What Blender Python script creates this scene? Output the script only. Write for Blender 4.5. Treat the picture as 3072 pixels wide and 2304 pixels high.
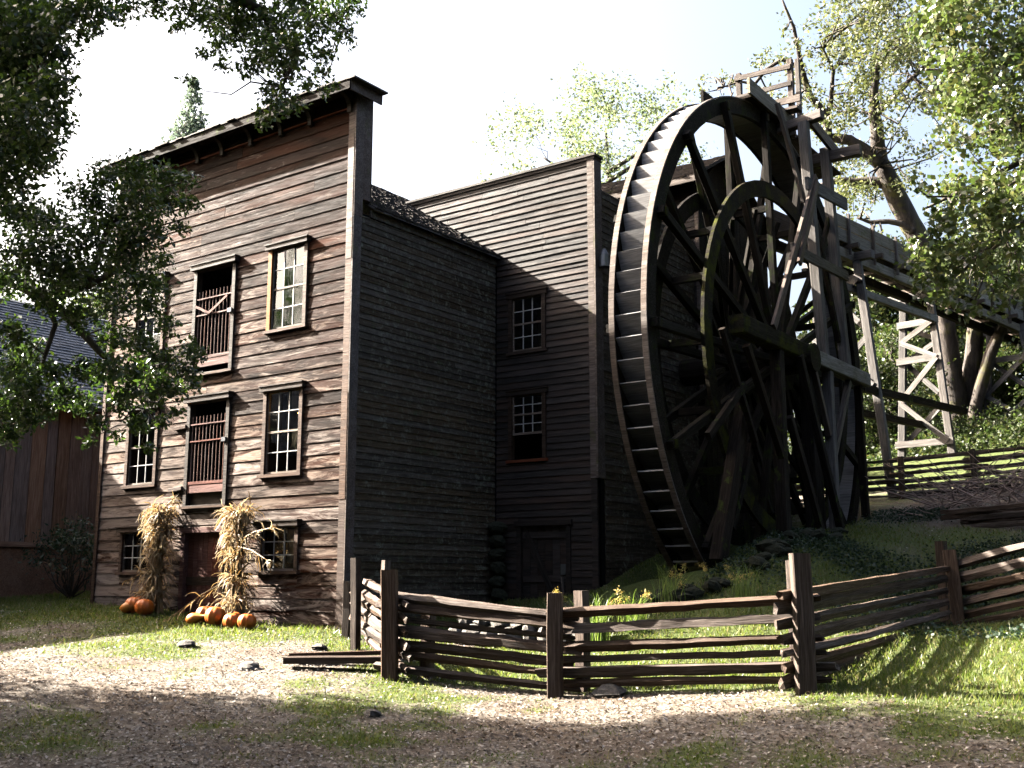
import bpy, math, random
import numpy as np
from mathutils import Vector, Matrix
random.seed(7); RNG = np.random.default_rng(11)
R = math.radians
for o in list(bpy.data.objects): bpy.data.objects.remove(o)
scene = bpy.context.scene
COL = scene.collection

# ------------------------------------------------------------------ camera, sky, sun, exposure
F_PX, PITCH, YAW = 3290.0, math.atan(588 / 3290.0), R(35.75)
cam = bpy.data.cameras.new('camera'); camo = bpy.data.objects.new('camera', cam); COL.objects.link(camo)
cam.sensor_width = 36.0; cam.lens = 36.0 * F_PX / 3072.0; cam.clip_start = 0.05; cam.clip_end = 2000
camo.location = (0, 0, 0); camo.rotation_euler = (math.pi / 2 + PITCH, 0, YAW)
scene.camera = camo

SUN = Vector((-1.0, -0.28, 0.70)).normalized()            # towards the sun
elev = math.asin(SUN.z); azim = math.atan2(SUN.x, SUN.y)  # clockwise from +Y
world = bpy.data.worlds.new('World'); scene.world = world; world.use_nodes = True
wn = world.node_tree.nodes; wl = world.node_tree.links; wn.clear()
sky = wn.new('ShaderNodeTexSky'); sky.sky_type = 'NISHITA'; sky.sun_disc = False
sky.sun_elevation = elev; sky.sun_rotation = azim
sky.air_density = 1.0; sky.dust_density = 9.5; sky.ozone_density = 0.6
bg = wn.new('ShaderNodeBackground'); bg.inputs['Strength'].default_value = 0.056
wo = wn.new('ShaderNodeOutputWorld')
wl.new(sky.outputs[0], bg.inputs[0]); wl.new(bg.outputs[0], wo.inputs[0])
sl = bpy.data.lights.new('sun', 'SUN'); sl.energy = 5.0; sl.angle = R(0.53); sl.color = (1.0, 0.94, 0.84)
so = bpy.data.objects.new('sun', sl); COL.objects.link(so)
so.rotation_euler = (-SUN).to_track_quat('-Z', 'Y').to_euler(); so.location = (-30, -8, 25)
scene.view_settings.view_transform = 'Standard'; scene.view_settings.look = 'None'
scene.view_settings.exposure = 3.25; scene.view_settings.gamma = 1.0
scene.render.engine = 'CYCLES'; scene.cycles.use_adaptive_sampling = True; scene.cycles.adaptive_threshold = 0.02
scene.cycles.max_bounces = 4; scene.cycles.diffuse_bounces = 0; scene.cycles.glossy_bounces = 2
scene.cycles.transparent_max_bounces = 6; scene.cycles.transmission_bounces = 2

# ------------------------------------------------------------------ helpers
RIGHT = np.array([math.cos(YAW), math.sin(YAW), 0]); FH = np.array([-math.sin(YAW), math.cos(YAW), 0]); UP = np.array([0, 0, 1.0])
FWD = FH * math.cos(PITCH) + UP * math.sin(PITCH); CUP = UP * math.cos(PITCH) - FH * math.sin(PITCH)
S = 3072 / 2212.0
def ray(x, y): return FWD + RIGHT * (x - 1536) / F_PX + CUP * (1152 - y) / F_PX
def at(x, y, d):                                       # survey point at distance d metres
    v = ray(x * S, y * S); return v / np.linalg.norm(v) * d
def atY(x, y, Y): v = ray(x * S, y * S); return v * (Y / v[1])

def tag(o, label=None, cat=None, group=None, kind=None):
    if label: o['label'] = label
    if cat: o['category'] = cat
    if group: o['group'] = group
    if kind: o['kind'] = kind
    return o
def empty(name, loc, label, cat, group=None):
    o = bpy.data.objects.new(name, None); COL.objects.link(o); o.location = loc; o.empty_display_size = 0.2
    return tag(o, label, cat, group)
def wloc(o):
    v = Vector(o.location); p = o.parent
    while p: v = v + Vector(p.location); p = p.parent
    return v
def link(name, me, mat, parent=None, loc=(0, 0, 0), rot=None):
    o = bpy.data.objects.new(name, me); COL.objects.link(o)
    if mat is not None and not me.materials: me.materials.append(mat)
    base = Matrix.Translation(Vector(loc))
    if rot is not None: base = base @ rot.to_4x4()
    if parent is not None:
        o.parent = parent
        pm = PM.get(parent.name, Matrix.Translation(parent.location))
        o.matrix_local = pm.inverted() @ base
    else:
        o.matrix_local = base
    PM[o.name] = base
    return o
PM = {}
def mesh(name, V, Fc, smooth=False):
    me = bpy.data.meshes.new(name); me.from_pydata([tuple(v) for v in V], [], Fc); me.update()
    if smooth: me.polygons.foreach_set('use_smooth', [True] * len(me.polygons))
    return me
def np_mesh(name, V, quads=None, tris=None):
    V = np.asarray(V, np.float32); n = len(V)
    me = bpy.data.meshes.new(name); me.vertices.add(n); me.vertices.foreach_set('co', V.ravel())
    Fc = np.asarray(quads if quads is not None else tris, np.int32); k = Fc.shape[1]; m = len(Fc)
    me.loops.add(m * k); me.loops.foreach_set('vertex_index', Fc.ravel())
    me.polygons.add(m); me.polygons.foreach_set('loop_start', np.arange(0, m * k, k, dtype=np.int32))
    try: me.polygons.foreach_set('loop_total', np.full(m, k, np.int32))
    except Exception: pass
    me.update(calc_edges=True); me.validate()
    return me
BOXF = [(0, 3, 2, 1), (4, 5, 6, 7), (0, 1, 5, 4), (1, 2, 6, 5), (2, 3, 7, 6), (3, 0, 4, 7)]
class MB:
    def __init__(s): s.V = []; s.F = []
    def add(s, V, Fc):
        b = len(s.V); s.V += [tuple(v) for v in V]; s.F += [tuple(i + b for i in f) for f in Fc]
    def box(s, x0, x1, y0, y1, z0, z1):
        s.add([(x0, y0, z0), (x1, y0, z0), (x1, y1, z0), (x0, y1, z0), (x0, y0, z1), (x1, y0, z1), (x1, y1, z1), (x0, y1, z1)], BOXF)
    def tube(s, pts, rad, n=6, cap=True):
        pts = [Vector(p) for p in pts]; rings = []
        if not hasattr(rad, '__len__'): rad = [rad] * len(pts)
        t0 = (pts[1] - pts[0]).normalized(); ref = Vector((0, 0, 1)) if abs(t0.z) < .9 else Vector((1, 0, 0))
        for i, p in enumerate(pts):
            t = (pts[min(i + 1, len(pts) - 1)] - pts[max(i - 1, 0)])
            if t.length < 1e-6: t = t0
            t.normalize(); a = t.cross(ref)
            if a.length < 1e-4: a = t.cross(Vector((1, 0, 0)))
            a.normalize(); b = t.cross(a); ref = b.cross(t) if False else ref
            rings.append([p + (a * math.cos(2 * math.pi * k / n) + b * math.sin(2 * math.pi * k / n)) * rad[i] for k in range(n)])
        V = [v for r in rings for v in r]; Fc = []
        for i in range(len(pts) - 1):
            for k in range(n):
                Fc.append((i * n + k, i * n + (k + 1) % n, (i + 1) * n + (k + 1) % n, (i + 1) * n + k))
        if cap: Fc += [tuple(range(n))[::-1], tuple((len(pts) - 1) * n + k for k in range(n))]
        s.add(V, Fc)
    def build(s, name, mat, parent=None, smooth=False, loc=(0, 0, 0)):
        V = [(v[0] - loc[0], v[1] - loc[1], v[2] - loc[2]) for v in s.V]
        return link(name, mesh(name, V, s.F, smooth), mat, parent, loc)
def frame_from(p0, p1, roll=0.0):
    d = (Vector(p1) - Vector(p0)).normalized()
    up = Vector((0, 0, 1)) if abs(d.z) < 0.95 else Vector((0, -1, 0))
    y = up.cross(d).normalized(); z = d.cross(y)
    m = Matrix((d, y, z)).transposed()
    return m @ Matrix.Rotation(roll, 3, 'X') if roll else m
def beam(name, p0, p1, w, h, mat, parent, roll=0.0, jit=0.006):
    """squared timber, its length along local X (so grain follows it)"""
    L = (Vector(p1) - Vector(p0)).length; a, b = w / 2, h / 2; ch = min(a, b) * 0.12
    prof = [(-a + ch, -b), (a - ch, -b), (a, -b + ch), (a, b - ch), (a - ch, b), (-a + ch, b), (-a, b - ch), (-a, -b + ch)]
    xs = [0, L * .33, L * .67, L]; V = []; Fc = []
    for i, x in enumerate(xs):
        dy, dz = random.uniform(-jit, jit), random.uniform(-jit, jit)
        for (y, z) in prof: V.append((x, y + dy, z + dz))
    for i in range(3):
        for k in range(8): Fc.append((i * 8 + k, i * 8 + (k + 1) % 8, (i + 1) * 8 + (k + 1) % 8, (i + 1) * 8 + k))
    Fc += [tuple(range(8))[::-1], tuple(24 + k for k in range(8))]
    return link(name, mesh(name, V, Fc), mat, parent, p0, frame_from(p0, p1, roll))

# ------------------------------------------------------------------ materials
def new_mat(name):
    m = bpy.data.materials.new(name); m.use_nodes = True; nt = m.node_tree; nt.nodes.clear()
    out = nt.nodes.new('ShaderNodeOutputMaterial'); b = nt.nodes.new('ShaderNodeBsdfPrincipled')
    nt.links.new(b.outputs[0], out.inputs[0]); return m, nt, b, out
class G:
    def __init__(s, nt): s.nt = nt
    def n(s, t, **kw):
        nd = s.nt.nodes.new(t)
        for k, v in kw.items():
            if k.startswith('_'): setattr(nd, k[1:], v)
            else: nd.inputs[k.replace('__', ' ')].default_value = v
        return nd
    def l(s, a, b): s.nt.links.new(a, b)
    def math(s, op, a, b=None, c=None):
        nd = s.nt.nodes.new('ShaderNodeMath'); nd.operation = op
        for i, v in enumerate((a, b, c)):
            if v is None: continue
            if isinstance(v, (int, float)): nd.inputs[i].default_value = v
            else: s.l(v, nd.inputs[i])
        return nd.outputs[0]
    def mix(s, f, a, b, typ='MIX'):
        nd = s.nt.nodes.new('ShaderNodeMix'); nd.data_type = 'RGBA'; nd.blend_type = typ
        for sock, v in ((nd.inputs[0], f), (nd.inputs[6], a), (nd.inputs[7], b)):
            if isinstance(v, (int, float)): sock.default_value = v
            elif isinstance(v, tuple): sock.default_value = (*v, 1) if len(v) == 3 else v
            else: s.l(v, sock)
        return nd.outputs[2]
    def ramp(s, f, stops):
        nd = s.nt.nodes.new('ShaderNodeValToRGB'); cr = nd.color_ramp
        while len(cr.elements) < len(stops): cr.elements.new(0.5)
        for e, (p, c) in zip(cr.elements, stops): e.position = p; e.color = (*c, 1) if len(c) == 3 else c
        s.l(f, nd.inputs[0]); return nd.outputs[0]
    def noise(s, vec, scale, detail=4, rough=.6, dist=0.0):
        nd = s.n('ShaderNodeTexNoise', Scale=scale, Detail=detail, Roughness=rough, Distortion=dist); s.l(vec, nd.inputs['Vector']); return nd.outputs[0]
    def mapping(s, vec, sc, loc=None):
        nd = s.nt.nodes.new('ShaderNodeMapping'); nd.inputs['Scale'].default_value = sc; s.l(vec, nd.inputs['Vector'])
        if loc is not None: s.l(loc, nd.inputs['Location'])
        return nd.outputs[0]

def wood(name, dark, mid, light, rough=(.45, .75), moss=0.0, lichen=0.0, bump=.5, vary=(.65, 1.3), grainy=22, spec=.16, mosscol=(.05, .075, .012), red=None, bleach_sheen=False):
    m, nt, b, out = new_mat(name); g = G(nt)
    tc = g.n('ShaderNodeTexCoord'); oi = g.n('ShaderNodeObjectInfo')
    off = g.n('ShaderNodeCombineXYZ'); r = oi.outputs['Random']
    g.l(g.math('MULTIPLY', r, 71.0), off.inputs[0]); g.l(g.math('MULTIPLY', r, 37.0), off.inputs[1]); g.l(g.math('MULTIPLY', r, 53.0), off.inputs[2])
    v1 = g.mapping(tc.outputs['Object'], (1.1, grainy, grainy), off.outputs[0])
    v2 = g.mapping(tc.outputs['Object'], (.45, 3, 3), off.outputs[0])
    v3 = g.mapping(tc.outputs['Object'], (1, 1, 1), off.outputs[0])
    gr = g.noise(v1, 1.6, 6, .62, 1.2); bl = g.noise(v2, 1.4, 4, .6, .6); sp = g.noise(v3, 5, 5, .65)
    f = g.math('ADD', g.math('MULTIPLY', gr, .75), g.math('MULTIPLY', bl, .35))
    c = g.ramp(f, [(.36, dark), (.53, mid), (.72, light)])
    # worn streaks along the grain
    st = g.ramp(g.noise(v1, .7, 3, .7, 2.0), [(.42, (0, 0, 0)), (.62, (1, 1, 1))])
    c = g.mix(g.math('MULTIPLY', st, .45), c, tuple(x * .45 for x in mid))
    if red: c = g.mix(g.math('MULTIPLY', g.ramp(bl, [(.42, (0, 0, 0)), (.66, (1, 1, 1))]), .8), c, red)
    if bleach_sheen:     # pale patches, part weathering, part painted sun sheen, stronger low and to the left
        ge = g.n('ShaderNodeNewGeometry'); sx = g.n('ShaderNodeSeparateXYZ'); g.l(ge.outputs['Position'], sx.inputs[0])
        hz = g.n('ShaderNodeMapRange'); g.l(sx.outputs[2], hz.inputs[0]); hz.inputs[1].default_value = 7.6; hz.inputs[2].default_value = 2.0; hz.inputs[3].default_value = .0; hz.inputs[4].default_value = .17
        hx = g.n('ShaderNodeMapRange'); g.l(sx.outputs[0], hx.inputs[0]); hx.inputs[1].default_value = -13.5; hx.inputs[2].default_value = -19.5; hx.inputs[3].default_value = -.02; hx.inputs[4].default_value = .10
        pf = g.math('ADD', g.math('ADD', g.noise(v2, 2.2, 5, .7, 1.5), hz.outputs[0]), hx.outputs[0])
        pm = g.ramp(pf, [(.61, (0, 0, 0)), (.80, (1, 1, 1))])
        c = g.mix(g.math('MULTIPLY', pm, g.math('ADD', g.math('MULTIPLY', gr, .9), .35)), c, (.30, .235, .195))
    val = g.n('ShaderNodeMapRange'); g.l(r, val.inputs[0]); val.inputs[3].default_value = vary[0]; val.inputs[4].default_value = vary[1]
    hs = g.n('ShaderNodeHueSaturation'); g.l(c, hs.inputs['Color']); g.l(val.outputs[0], hs.inputs['Value'])
    r2 = g.math('FRACT', g.math('MULTIPLY', r, 17.3)); sv = g.n('ShaderNodeMapRange'); g.l(r2, sv.inputs[0]); sv.inputs[3].default_value = .7; sv.inputs[4].default_value = 1.25
    g.l(sv.outputs[0], hs.inputs['Saturation']); c = hs.outputs[0]
    if lichen:
        lm = g.ramp(g.noise(v3, 9, 6, .75), [(.60 - .09 * lichen, (0, 0, 0)), (.70 - .08 * lichen, (1, 1, 1))])
        lm2 = g.ramp(g.noise(tc.outputs['Object'], .9, 3, .6), [(.36, (0, 0, 0)), (.58, (1, 1, 1))])
        c = g.mix(g.math('MULTIPLY', g.math('MULTIPLY', lm, lm2), .85), c, (.22, .22, .165))
    if moss:
        mm = g.ramp(g.noise(v3, 2.6, 6, .7), [(.62 - .22 * moss, (0, 0, 0)), (.74 - .16 * moss, (1, 1, 1))])
        mc = g.mix(sp, tuple(x * .6 for x in mosscol), tuple(x * 2.2 for x in mosscol))
        c = g.mix(g.math('MULTIPLY', mm, .9), c, mc)
    g.l(c, b.inputs['Base Color'])
    rr = g.n('ShaderNodeMapRange'); g.l(gr, rr.inputs[0]); rr.inputs[1].default_value = .3; rr.inputs[2].default_value = .7
    rr.inputs[3].default_value = rough[1]; rr.inputs[4].default_value = rough[0]; g.l(rr.outputs[0], b.inputs['Roughness'])
    b.inputs['Specular IOR Level'].default_value = spec
    bp = g.n('ShaderNodeBump', Strength=bump, Distance=.012); g.l(g.math('ADD', gr, g.math('MULTIPLY', sp, .3)), bp.inputs['Height']); g.l(bp.outputs[0], b.inputs['Normal'])
    return m
def plain(name, col, rough=.6, spec=.5, var=.25, scale=8, bump=0.0, metal=0):
    m, nt, b, out = new_mat(name); g = G(nt); tc = g.n('ShaderNodeTexCoord')
    n = g.noise(tc.outputs['Object'], scale, 5, .65)
    c = g.ramp(n, [(.3, tuple(x * (1 - var) for x in col)), (.7, tuple(min(1, x * (1 + var)) for x in col))])
    g.l(c, b.inputs['Base Color']); b.inputs['Roughness'].default_value = rough; b.inputs['Specular IOR Level'].default_value = spec; b.inputs['Metallic'].default_value = metal
    if bump:
        bp = g.n('ShaderNodeBump', Strength=bump, Distance=.02); g.l(n, bp.inputs['Height']); g.l(bp.outputs[0], b.inputs['Normal'])
    return m
def leafmat(name, cols, trans=.4, rough=.45, spec=.4):
    m, nt, b, out = new_mat(name); g = G(nt); gi = g.n('ShaderNodeNewGeometry')
    n = len(cols); c = g.ramp(gi.outputs['Random Per Island'], [((i + .0) / max(1, n - 1), cc) for i, cc in enumerate(cols)])
    g.l(c, b.inputs['Base Color']); b.inputs['Roughness'].default_value = rough; b.inputs['Specular IOR Level'].default_value = spec
    t = g.n('ShaderNodeBsdfTranslucent'); hs = g.n('ShaderNodeHueSaturation', Saturation=1.15, Value=1.7); g.l(c, hs.inputs['Color']); g.l(hs.outputs[0], t.inputs[0])
    mx = g.n('ShaderNodeMixShader'); mx.inputs[0].default_value = trans
    g.l(b.outputs[0], mx.inputs[1]); g.l(t.outputs[0], mx.inputs[2]); g.l(mx.outputs[0], out.inputs[0]); return m
def barkmat(name, dark, light, moss=.0, scale=6):
    m, nt, b, out = new_mat(name); g = G(nt); tc = g.n('ShaderNodeTexCoord')
    v = g.mapping(tc.outputs['Object'], (1, 1, .25)); n = g.noise(v, scale, 7, .7, .5); n2 = g.noise(tc.outputs['Object'], 1.6, 5, .65)
    c = g.ramp(n, [(.35, dark), (.65, light)])
    if moss: c = g.mix(g.ramp(n2, [(.6 - .2 * moss, (0, 0, 0)), (.75 - .15 * moss, (1, 1, 1))]), c, (.09, .085, .015))
    g.l(c, b.inputs['Base Color']); b.inputs['Roughness'].default_value = .85
    bp = g.n('ShaderNodeBump', Strength=.9, Distance=.04); g.l(n, bp.inputs['Height']); g.l(bp.outputs[0], b.inputs['Normal']); return m

M = {}
M['facade'] = wood('weathered_redwood', (.005, .0028, .0019), (.026, .0128, .0078), (.062, .034, .0235), rough=(.5, .9), red=(.050, .0195, .0115), bump=.7, vary=(.55, 1.3), spec=.05, bleach_sheen=True)
M['trim'] = wood('trim_wood', (.03, .018, .012), (.085, .052, .037), (.16, .108, .082), rough=(.45, .7), vary=(.8, 1.2))
M['trim_dark'] = wood('dark_trim_wood', (.014, .010, .0075), (.042, .029, .022), (.082, .06, .047), vary=(.8, 1.2))
M['orange_wood'] = wood('new_orange_wood', (.20, .075, .015), (.30, .12, .026), (.38, .17, .042), vary=(.95, 1.05), bump=.15)
M['red_sill'] = wood('red_sill_wood', (.12, .035, .018), (.2, .06, .03), (.28, .09, .05), vary=(.95, 1.05), bump=.2)
M['side'] = wood('shaded_clapboard', (.026, .019, .013), (.076, .057, .040), (.14, .11, .08), rough=(.6, .85), lichen=1.0, moss=.12, mosscol=(.05, .06, .03), vary=(.65, 1.3))
M['annex'] = wood('grey_clapboard', (.011, .0092, .0085), (.034, .0285, .0262), (.078, .066, .061), rough=(.5, .8), vary=(.65, 1.2), red=(.06, .040, .032))
M['cornerboard'] = wood('corner_board_wood', (.055, .041, .034), (.13, .10, .084), (.25, .21, .185), rough=(.5, .8), moss=.15, mosscol=(.06, .065, .02), vary=(.9, 1.1))
M['shake'] = wood('roof_shake', (.05, .04, .035), (.13, .11, .10), (.24, .21, .19), rough=(.6, .85), vary=(.8, 1.2), moss=.2)
M['barn'] = wood('barn_board', (.12, .072, .052), (.30, .185, .13), (.44, .30, .22), rough=(.6, .85), vary=(.6, 1.3))
M['barnroof'] = wood('barn_shingle', (.05, .055, .065), (.13, .14, .16), (.25, .27, .30), rough=(.4, .7), vary=(.8, 1.2))
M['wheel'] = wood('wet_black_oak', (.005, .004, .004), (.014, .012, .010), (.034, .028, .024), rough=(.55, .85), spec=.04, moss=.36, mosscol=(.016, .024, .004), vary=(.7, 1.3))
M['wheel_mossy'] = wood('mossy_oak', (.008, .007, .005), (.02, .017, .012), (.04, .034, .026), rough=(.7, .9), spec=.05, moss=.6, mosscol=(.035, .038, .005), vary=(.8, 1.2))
M['bucket'] = wood('wet_bucket_board', (.15, .145, .14), (.28, .27, .265), (.42, .41, .40), rough=(.35, .65), vary=(.8, 1.2), bump=.3)
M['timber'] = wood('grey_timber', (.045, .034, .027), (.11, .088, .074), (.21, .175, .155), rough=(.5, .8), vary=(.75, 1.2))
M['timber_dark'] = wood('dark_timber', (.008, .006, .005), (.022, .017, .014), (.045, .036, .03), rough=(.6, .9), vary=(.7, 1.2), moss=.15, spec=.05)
M['flume'] = wood('flume_board', (.13, .108, .078), (.27, .235, .18), (.42, .38, .31), rough=(.6, .85), moss=.25, mosscol=(.07, .075, .02))
M['rail'] = wood('split_rail', (.028, .018, .013), (.095, .065, .048), (.22, .165, .13), rough=(.5, .8), vary=(.6, 1.25), bump=.9, grainy=30)
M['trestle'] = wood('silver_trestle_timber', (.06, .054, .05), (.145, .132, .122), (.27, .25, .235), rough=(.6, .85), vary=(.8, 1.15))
M['muntin'] = plain('white_muntin', (.5, .49, .47), .5)
M['sash'] = wood('sash_wood', (.10, .075, .06), (.2, .16, .13), (.32, .28, .25), vary=(.9, 1.1))
M['dark'] = plain('dark_interior', (.006, .006, .007), .9, .1)
M['paper'] = plain('pale_shade_board', (.13, .145, .175), .8, .2)
M['gate'] = wood('gate_red_wood', (.06, .02, .014), (.13, .045, .032), (.2, .085, .065), vary=(.9, 1.15))
M['spindle'] = wood('gate_spindle', (.15, .08, .06), (.28, .17, .14), (.4, .29, .25), vary=(.9, 1.1))
M['metal'] = plain('galvanised', (.12, .125, .14), .45, .5, .15, 6, metal=.6)
M['stone'] = plain('field_stone', (.15, .135, .12), .9, .3, .4, 5, .8)
M['stone_moss'] = plain('mossy_stone', (.025, .027, .018), .95, .2, .6, 4, .8)
M['pumpkin'] = plain('pumpkin_skin', (.62, .15, .018), .45, .5, .2, 6, .1)
M['gourd'] = plain('gourd_skin', (.68, .23, .03), .45, .5, .25, 6, .1)
M['stem'] = plain('pumpkin_stem', (.12, .09, .04), .8)
M['corn'] = leafmat('dry_corn_leaf', [(.17, .10, .045), (.30, .20, .10), (.40, .30, .17), (.48, .39, .26), (.22, .13, .06)], .25, .55, .3)
M['cornstalk'] = plain('dry_corn_stalk', (.34, .22, .10), .6, .4, .3, 12)
M['bark'] = barkmat('oak_bark', (.016, .012, .010), (.085, .066, .054), .3)
M['bark_moss'] = barkmat('mossy_oak_bark', (.03, .022, .015), (.11, .08, .055), .8)
M['bark_dark'] = barkmat('dark_bark', (.02, .016, .012), (.07, .055, .042), .3)
M['oakleaf'] = leafmat('live_oak_leaf', [(.016, .030, .010), (.034, .058, .016), (.055, .09, .02), (.026, .044, .015), (.085, .125, .025)], .35, .3, .6)
M['oakleaf2'] = leafmat('valley_oak_leaf', [(.05, .065, .024), (.08, .095, .036), (.12, .13, .05), (.065, .075, .034), (.15, .15, .065)], .33, .45, .5)
M['maple'] = leafmat('maple_leaf', [(.04, .062, .018), (.07, .10, .028), (.095, .125, .04), (.055, .08, .022), (.105, .10, .04), (.07, .092, .027), (.09, .11, .04)], .28, .33, .6)
M['farleaf'] = leafmat('far_tree_leaf', [(.09, .12, .06), (.12, .15, .075), (.15, .17, .085), (.13, .15, .085)], .45)
M['shrubleaf'] = leafmat('rhododendron_leaf', [(.015, .03, .016), (.03, .05, .026), (.022, .04, .02)], .2)
M['woodleaf'] = leafmat('woodland_leaf', [(.022, .036, .012), (.038, .058, .018), (.06, .082, .025), (.03, .042, .015), (.09, .092, .035)], .33)
M['conifer'] = leafmat('conifer_needles', [(.09, .12, .09), (.12, .15, .11), (.10, .13, .10)], .3)
M['grassblade'] = leafmat('grass_blade', [(.06, .095, .018), (.09, .125, .025), (.13, .155, .04), (.075, .105, .022), (.19, .175, .075), (.10, .13, .03), (.22, .18, .10)], .4, .45, .35)
M['sedge'] = leafmat('sedge_blade', [(.08, .13, .03), (.14, .2, .05), (.2, .24, .08)], .4)
M['sedgeflower'] = leafmat('sedge_flower', [(.35, .27, .08), (.42, .33, .12), (.3, .22, .08)], .3)
M['litter'] = leafmat('fallen_leaf', [(.10, .07, .05), (.20, .15, .11), (.40, .35, .30), (.08, .052, .034), (.55, .50, .45), (.15, .095, .055)], .1, .6, .35)
M['twig'] = plain('bare_branch', (.30, .21, .17), .7, .4, .35, 3)

def glass():
    m, nt, b, out = new_mat('window_glass'); g = G(nt); nt.nodes.remove(b)
    gl = g.n('ShaderNodeBsdfGlossy', Roughness=.04); gl.inputs[0].default_value = (.9, .92, .95, 1)
    tr = g.n('ShaderNodeBsdfTransparent'); tr.inputs[0].default_value = (.75, .78, .78, 1)
    tcg = g.n('ShaderNodeTexCoord'); bpg = g.n('ShaderNodeBump', Strength=.12, Distance=.01); g.l(g.noise(tcg.outputs['Object'], 7, 2, .5), bpg.inputs['Height']); g.l(bpg.outputs[0], gl.inputs['Normal']); fr = g.n('ShaderNodeFresnel', IOR=1.6); mx = g.n('ShaderNodeMixShader')
    g.l(g.math('ADD', fr.outputs[0], .05), mx.inputs[0]); g.l(tr.outputs[0], mx.inputs[1]); g.l(gl.outputs[0], mx.inputs[2]); g.l(mx.outputs[0], out.inputs[0]); return m
M['glass'] = glass()

# ------------------------------------------------------------------ terrain
CP = np.array([
 (0, 0, -1.65), (-5.8, 8.05, -1.6), (-9.4, 5.4, -1.62), (-2, 9.9, -1.5), (3, 8, -1.55), (-4.6, 11.86, -1.22), (-7.6, 11.5, -1.43), (-9.86, 11.0, -1.28),
 (-11.7, 12.3, -1.06), (-13.2, 13.5, -.86), (-20.3, 13.5, -.47), (-16.7, 13.4, -.66), (-17, 10, -.86), (-13, 8, -1.3), (-24, 14, -.4), (-24, 8, -.7), (-20, 6, -1.1), (-15, 2, -1.6),
 (-12, 17.7, -.38), (-10, 14.5, -.95), (-8.5, 14, -1.0), (-6.5, 14, -.98), (-9.6, 16.5, -.35), (-7.4, 16, -.35), (-6, 16.5, -.55), (-4.62, 19.1, -.9), (-3.45, 17.7, -.58), (-3.2, 14, -1.0),
 (0, 13, -1.1), (2, 18, 0), (-7.7, 18, .35), (-7.7, 20, .8), (-7.7, 22.5, .98), (-6, 20.5, .1), (-5, 22, .45), (-4.5, 24.5, 1.1), (-7.5, 25, 1.4), (-8.4, 28, 2.05), (-5.2, 28, 2.05), (-10, 28, 2.1), (-2, 25, 1.3),
 (-9.5, 33, 3.4), (-8, 40, 5.2), (-3, 35, 4.2), (3, 30, 3), (-12, 33, 3.0), (-10, 45, 6), (-5, 60, 9), (15, 45, 7), (-25, 45, 2.5), (-40, 30, 1), (-45, 60, 5), (-60, 20, 0), (-40, -10, -1.5), (10, -20, -1.5), (-20, -30, -2), (30, 10, 1), (25, 30, 4),
 (-90, 90, 8), (0, 110, 14), (80, 80, 12), (100, 0, 2), (60, -80, -2), (-60, -80, -2), (-120, 0, 0)], float)
def _phi(a, b): return np.sqrt(((a[:, None, :2] - b[None, :, :2]) ** 2).sum(-1) + .8)
_n = len(CP); _A = np.zeros((_n + 3, _n + 3)); _A[:_n, :_n] = _phi(CP, CP) ; _P = np.c_[np.ones(_n), CP[:, :2]]; _A[:_n, _n:] = _P; _A[_n:, :_n] = _P.T
_w = np.linalg.solve(_A, np.r_[CP[:, 2], 0, 0, 0])
def sstep(a, b, x): t = np.clip((x - a) / (b - a), 0, 1); return t * t * (3 - 2 * t)
def vnoise(x, y, seed=0):
    o = 0
    rr = np.random.default_rng(seed)
    for k in range(10):
        a = rr.uniform(0, 6.28); f = rr.uniform(.5, 2.2); o = o + np.sin((x * math.cos(a) + y * math.sin(a)) * f + rr.uniform(0, 6.28))
    return o / 4.5
def zt(x, y):
    x = np.atleast_1d(np.asarray(x, float)); y = np.atleast_1d(np.asarray(y, float)); sh = x.shape
    q = np.c_[x.ravel(), y.ravel()]; z = np.empty(len(q))
    for i in range(0, len(q), 20000):
        s_ = q[i:i + 20000]; z[i:i + 20000] = _phi(s_, CP) @ _w[:_n] + np.c_[np.ones(len(s_)), s_] @ _w[_n:]
    x1, y1 = q[:, 0], q[:, 1]
    pit = sstep(-10.6, -10.3, x1) * (1 - sstep(-8.5, -8.2, x1)) * sstep(16.2, 16.9, y1) * (1 - sstep(26.2, 27.2, y1))
    zp = 4.455 - np.sqrt(np.clip(5.75 ** 2 - (y1 - 21.33) ** 2, 0, None)); z = z * (1 - pit) + np.minimum(z, zp) * pit
    z += .035 * vnoise(x1 * 1.3, y1 * 1.3, 3) + .012 * vnoise(x1 * 5, y1 * 5, 4)
    return z.reshape(sh)
def z1(x, y): return float(zt(x, y)[0])
def grassmask(x, y):                                  # where turf grows rather than litter
    n = vnoise(x * 1.1, y * 1.1, 21) * .34 + vnoise(x * 4, y * 4, 22) * .22
    lawn = sstep(10.9, 11.9, y - .16 * (x + 9)) * sstep(-11.5, -10.2, x)
    strip = sstep(10.3, 12.8, y - .12 * (x + 13)) * (1 - sstep(-11.4, -10.8, x))
    leftg = (1 - sstep(-19, -16.5, x))
    rightg = sstep(-5.5, -2.5, x) * .46
    fore = .34 * np.ones_like(x) + .16 * sstep(-8, -4, x)
    m = np.maximum.reduce([lawn, strip * .95, leftg, rightg, fore])
    m = m * (1 - .35 * sstep(18, 21, y) * sstep(-8.5, -6, x)) * (1 - .5 * sstep(22, 25, y) * (1 - sstep(28.5, 30, y))); m = np.where(y > 29, np.maximum(m, .9), m)
    return np.clip(m + n * (1 - .55 * lawn), 0, 1)

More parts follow.
